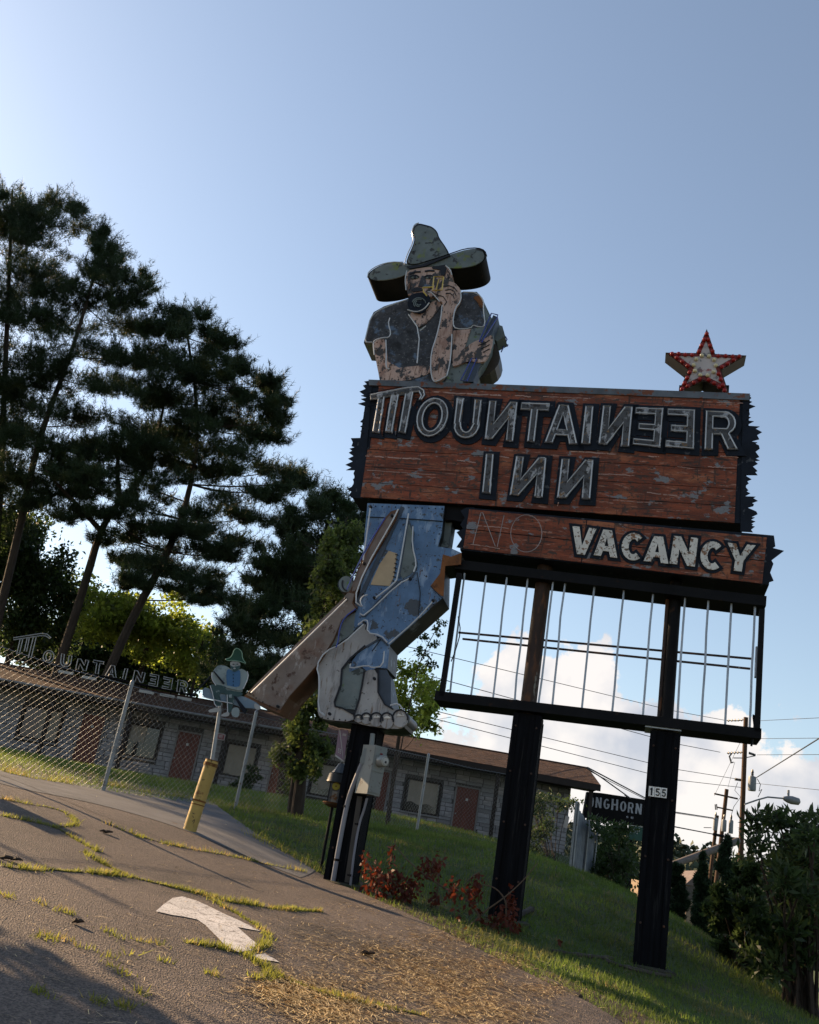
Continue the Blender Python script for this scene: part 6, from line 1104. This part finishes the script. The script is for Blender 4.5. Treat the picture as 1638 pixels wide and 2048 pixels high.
# beige building below the hill
bg_ = P(1380, 1850, 95); bg_[2] = -3; fb2 = thing('beige_building', tuple(bg_), 'beige brick building with a gabled front glimpsed between the evergreens', 'building'); beige = mat('beige_brick', (.30, .22, .155), .85, vary=.2, vscale=6); x0 = P(1325, 1780, 95)[0]; x1 = P(1440, 1780, 95)[0]; zt = P(1380, 1768, 95)[2]
mb = MB(); mb.box(x0, x1, 95, 110, -4, zt); w2 = mb.build('wall', beige, fb2)
gx0, gx1 = P(1366, 1760, 94)[0], P(1425, 1760, 94)[0]; zg = P(1392, 1740, 94)[2]
mb = MB(); mb.box(gx0+.3, gx1-.3, 93.6, 94.99, -4, zt-.2); mb.build('wing_wall', beige, fb2)
mb = MB(); mb.prism([[(gx0, 93.3, zt-.2), (gx1, 93.3, zt-.2), ((gx0+gx1)/2, 93.3, zg)]], (0, 12, 0)); mb.build('gable_roof', mat('pale_roof', (.17, .13, .12), .8), fb2)
mb = MB(); mb.box(x0-.2, gx0-.01, 94.7, 95-.01, zt-.15, zt+.12); mb.build('cornice', mat('cream_cornice', (.42, .35, .27), .7), fb2)
for u in (1330, 1337, 1346, 1374, 1385, 1396):
    a = P(u, 1792 if u < 1360 else 1786, 93.5 if u > 1360 else 94.98); mb = MB(); y_ = 93.56 if u > 1360 else 94.95; mb.box(a[0]-.25, a[0]+.25, y_, y_+.03, a[2]-.6, a[2]+.6); wn = mb.build('window', mat('dark_glass', (.02, .025, .03), .15), fb2); mb = MB(); mb.box(a[0]-.32, a[0]+.32, y_-.04, y_+.02, a[2]-.7, a[2]-.61); mb.build('sill', MATS['cream_cornice'], wn)
# wooded hill
hx = np.linspace(-60, 420, 60); hy = np.linspace(300, 520, 20); Xh, Yh = np.meshgrid(hx, hy); top = P(1400, 1718, 400)[2]
prof = 1-np.abs(Yh-410)/115; Zh = np.clip(prof, 0, 1)**.7*(top*(1.08+.10*np.sin(Xh*.021+1)+.05*np.sin(Xh*.06)))-6
i = np.arange(19*59); r_, c_ = i//59, i % 59; a_ = r_*60+c_; V = np.stack([Xh.ravel(), Yh.ravel(), Zh.ravel()], 1); hill = link('hill', raw_mesh('hill', V, np.stack([a_, a_+1, a_+61, a_+60], 1), True), mat('hill_ground', (.035, .045, .025), .95)); tag(hill, kind='structure')
nT = 2600; ti = RNG.uniform(60, 330, nT); tj = RNG.uniform(305, 412, nT); pr = np.clip(1-np.abs(tj-410)/115, 0, 1)**.7; tz = pr*(top*(1.08+.10*np.sin(ti*.021+1)+.05*np.sin(ti*.06)))-6
C = []
for x, y, z in zip(ti, tj, tz):
    hh_ = random.uniform(7, 13); wd = random.uniform(2.2, 4); m = 26; q = RNG.normal(0, 1, (m, 3)); q /= np.linalg.norm(q, axis=1)[:, None]; C.append(np.array((x, y, z+hh_*.55))+q*np.array((wd, wd, hh_*.5))*RNG.uniform(.5, 1, (m, 1)))
fw = leaf_mesh('far_wood', np.concatenate(C), 2.4, None, mat('far_foliage', (.045, .065, .035), .7, vary=.4, vscale=.05), np.zeros(3), narrow=.8); tag(fw, kind='stuff')
# ================================================================ FALLEN BRANCH, LOGS
deadm = mat('dead_red_leaves', (.10, .018, .008), .6, vary=.5, vscale=4, translucent=.3, thue=.505); stem = mat('pale_dead_stem', (.13, .09, .06), .8, vary=.2)
ZD2 = Z(480, 1660, 640/1638)
def dead(label, stems, clusters, Y0):
    b = G(*ZD2([stems[0][0]])[0]); b = np.array(b); t = thing('dead_branch', tuple(b), label, 'fallen branch', 'fallen branches with brown leaves')
    for s_ in stems:
        q = [P(*ZD2([p])[0], Y0) for p in s_]; cv = chaikin(q, 2, False); mb = MB(); mb.tube(cv, list(np.linspace(.014, .004, len(cv))), 5); mb.build('stem', stem, t, smooth=True)
    C = []
    for (x, y, rx, ry, n) in clusters:
        u, v = ZD2([(x, y)])[0]; c = P(u, v, Y0); k = Y0/FPX*.39; m = int(n*.5); pts = np.stack([RNG.normal(0, rx*k*.5, m), RNG.normal(0, .15, m), RNG.normal(0, ry*k*.5, m)], 1)+c; C.append(pts)
    C = np.concatenate(C); zg_ = H(C[:, 0], C[:, 1])+.03; C = C[C[:, 2] > zg_]; leaf_mesh('leaves', C, .075, t, deadm, b, narrow=.55, out=np.tile((0, 0, -.9), (len(C), 1)))
dead('heap of dark red dead leaves on fallen branches beside the left sign post', [[(880, 390), (830, 330), (780, 250), (680, 200)], [(1120, 340), (1000, 270), (880, 180), (800, 90), (790, 50)], [(1000, 420), (1010, 330), (1020, 200), (960, 150)], [(880, 400), (760, 300), (640, 150), (630, 110)]], [(640, 150, 15, 60, 60), (690, 230, 40, 60, 170), (740, 280, 60, 80, 300), (800, 250, 40, 60, 140), (830, 340, 40, 60, 170), (870, 300, 50, 60, 180), (960, 180, 40, 50, 170), (1010, 190, 20, 60, 110), (995, 380, 20, 80, 150), (770, 120, 18, 60, 60), (900, 250, 30, 60, 90)], 13.3)
dead('small branch with rust red leaves in front of the middle sign post', [[(1100, 580), (1230, 430), (1350, 350), (1450, 260), (1525, 165)], [(1230, 440), (1170, 370), (1140, 300), (1180, 240), (1245, 205)], [(1360, 450), (1365, 360), (1300, 285), (1200, 280)], [(1130, 600), (1100, 470), (1095, 390)], [(1220, 460), (1270, 455)]], [(1110, 500, 25, 80, 120), (1140, 580, 15, 50, 60), (1180, 330, 20, 80, 130), (1220, 300, 20, 40, 70), (1230, 500, 30, 80, 150), (1330, 460, 25, 60, 110), (1385, 390, 22, 80, 120), (1380, 500, 30, 70, 180), (1350, 570, 25, 40, 110), (1300, 510, 25, 60, 100), (1100, 300, 40, 60, 130), (1225, 240, 10, 30, 25), (1600, 590, 40, 40, 60)], 12.7)
lgm = mat('grey_dead_log', (.075, .062, .052), .9, bump=(14, .6, .02), vary=.4)
for lab, pts_, r_ in (('grey weathered log lying in the grass before the right sign post', [(1210, 1925), (1250, 1938), (1290, 1948), (1340, 1957)], .03), ('dark rotten log left of the right sign post base', [(1105, 1905), (1160, 1914), (1225, 1920)], .026), ('short pale log beside the dead red branch', [(1030, 1838), (1048, 1830), (1062, 1824)], .05), ('dark root ridge at the paving edge near the bottom', [(1090, 1962), (1130, 1985), (1160, 2000)], .03)):
    q = [G(u, v)+np.array((0, 0, r_*.6)) for u, v in pts_]; mb = MB(); cv = chaikin(q, 2, False); mb.tube(cv, [r_*random.uniform(.7, 1.15) for _ in cv], 7); tag(mb.build('log', lgm, None, q[0], smooth=True), lab, 'log')
# ================================================================ TREES OUTSIDE THE FRAME, WHOSE SHADOWS CROSS THE LAWN AND THE LOT
def offtree(label, x, y, h_, r_, n, m=leaf_d, size=.3, gap=.0, zc=.62):
    z = float(H(x, y)); tr = thing('broadleaf_tree', (x, y, z), label, 'tree', 'trees left of the view'); mb = MB(); mb.tube([(x, y, z-.3), (x+.1, y, z+h_*.4), (x, y, z+h_*.75)], [.22, .17, .08], 9); mb.build('trunk', bark, tr, smooth=True)
    q = RNG.normal(0, 1, (26, 3)); q /= np.linalg.norm(q, axis=1)[:, None]; cs = np.array((x, y, z+h_*zc))+q*np.array((r_, r_, h_*(1-zc)))*RNG.uniform(.4, .9, (26, 1)); pts = cs[RNG.integers(0, 26, n)]+RNG.normal(0, r_*.22, (n, 3)); leaf_mesh('crown', pts, size, tr, m, np.array((x, y, z)), narrow=.6)

MAT_K = 1.0
SH = np.array((-math.sin(-SUN_AZ), math.cos(SUN_AZ)))           # from a shadow toward the sun, on the map
def toward_sun(c, t): return np.array((.574*c, .819*c))+SH*t
for lab, c, t, h_, r_, n in (('tall tree left of the view, nearest the fence', 16.5, 46, 30, 4.3, 30000), ('tall tree left of the view, second from the fence', 22.4, 58, 34, 4.2, 26000)):
    p = toward_sun(c, t); offtree(lab, p[0], p[1], h_, r_, n, size=.42, zc=.6)
p = toward_sun(2.9, 12.5); offtree('low round tree left of the camera', p[0], p[1], 4.4, 1.45, 7000, size=.2, zc=.6)
for c, pz, name, lab in ((6.0, (-1.55, 8.35), 'unseen_post', 'thin metal post left of the view'), (7.26, (-2.84, 10.9), 'shadow_panel_post', 'short metal post with a panel left of the view, added for its shadow')):  # bare pole and panel on a pole, both unseen, added for their shadows
    t = 17 if name == 'unseen_post' else 6.5; b = np.array(pz)+SH*t; z0 = float(H(*b)); z1 = float(H(*pz))+t*math.tan(SUN_EL); o = thing(name, (b[0], b[1], z0), lab, 'post'); mb = MB(); mb.tube([(b[0], b[1], z0-.2), (b[0], b[1], z1)], .04, 8); mb.build('pole', galv, o, smooth=True)
    if name == 'shadow_panel_post': mb = MB(); mb.beam((b[0], b[1]-.05, z1-.45), (b[0], b[1]-.05, z1), .5, .01, (.57, .82, 0)); mb.build('panel', whm, o)
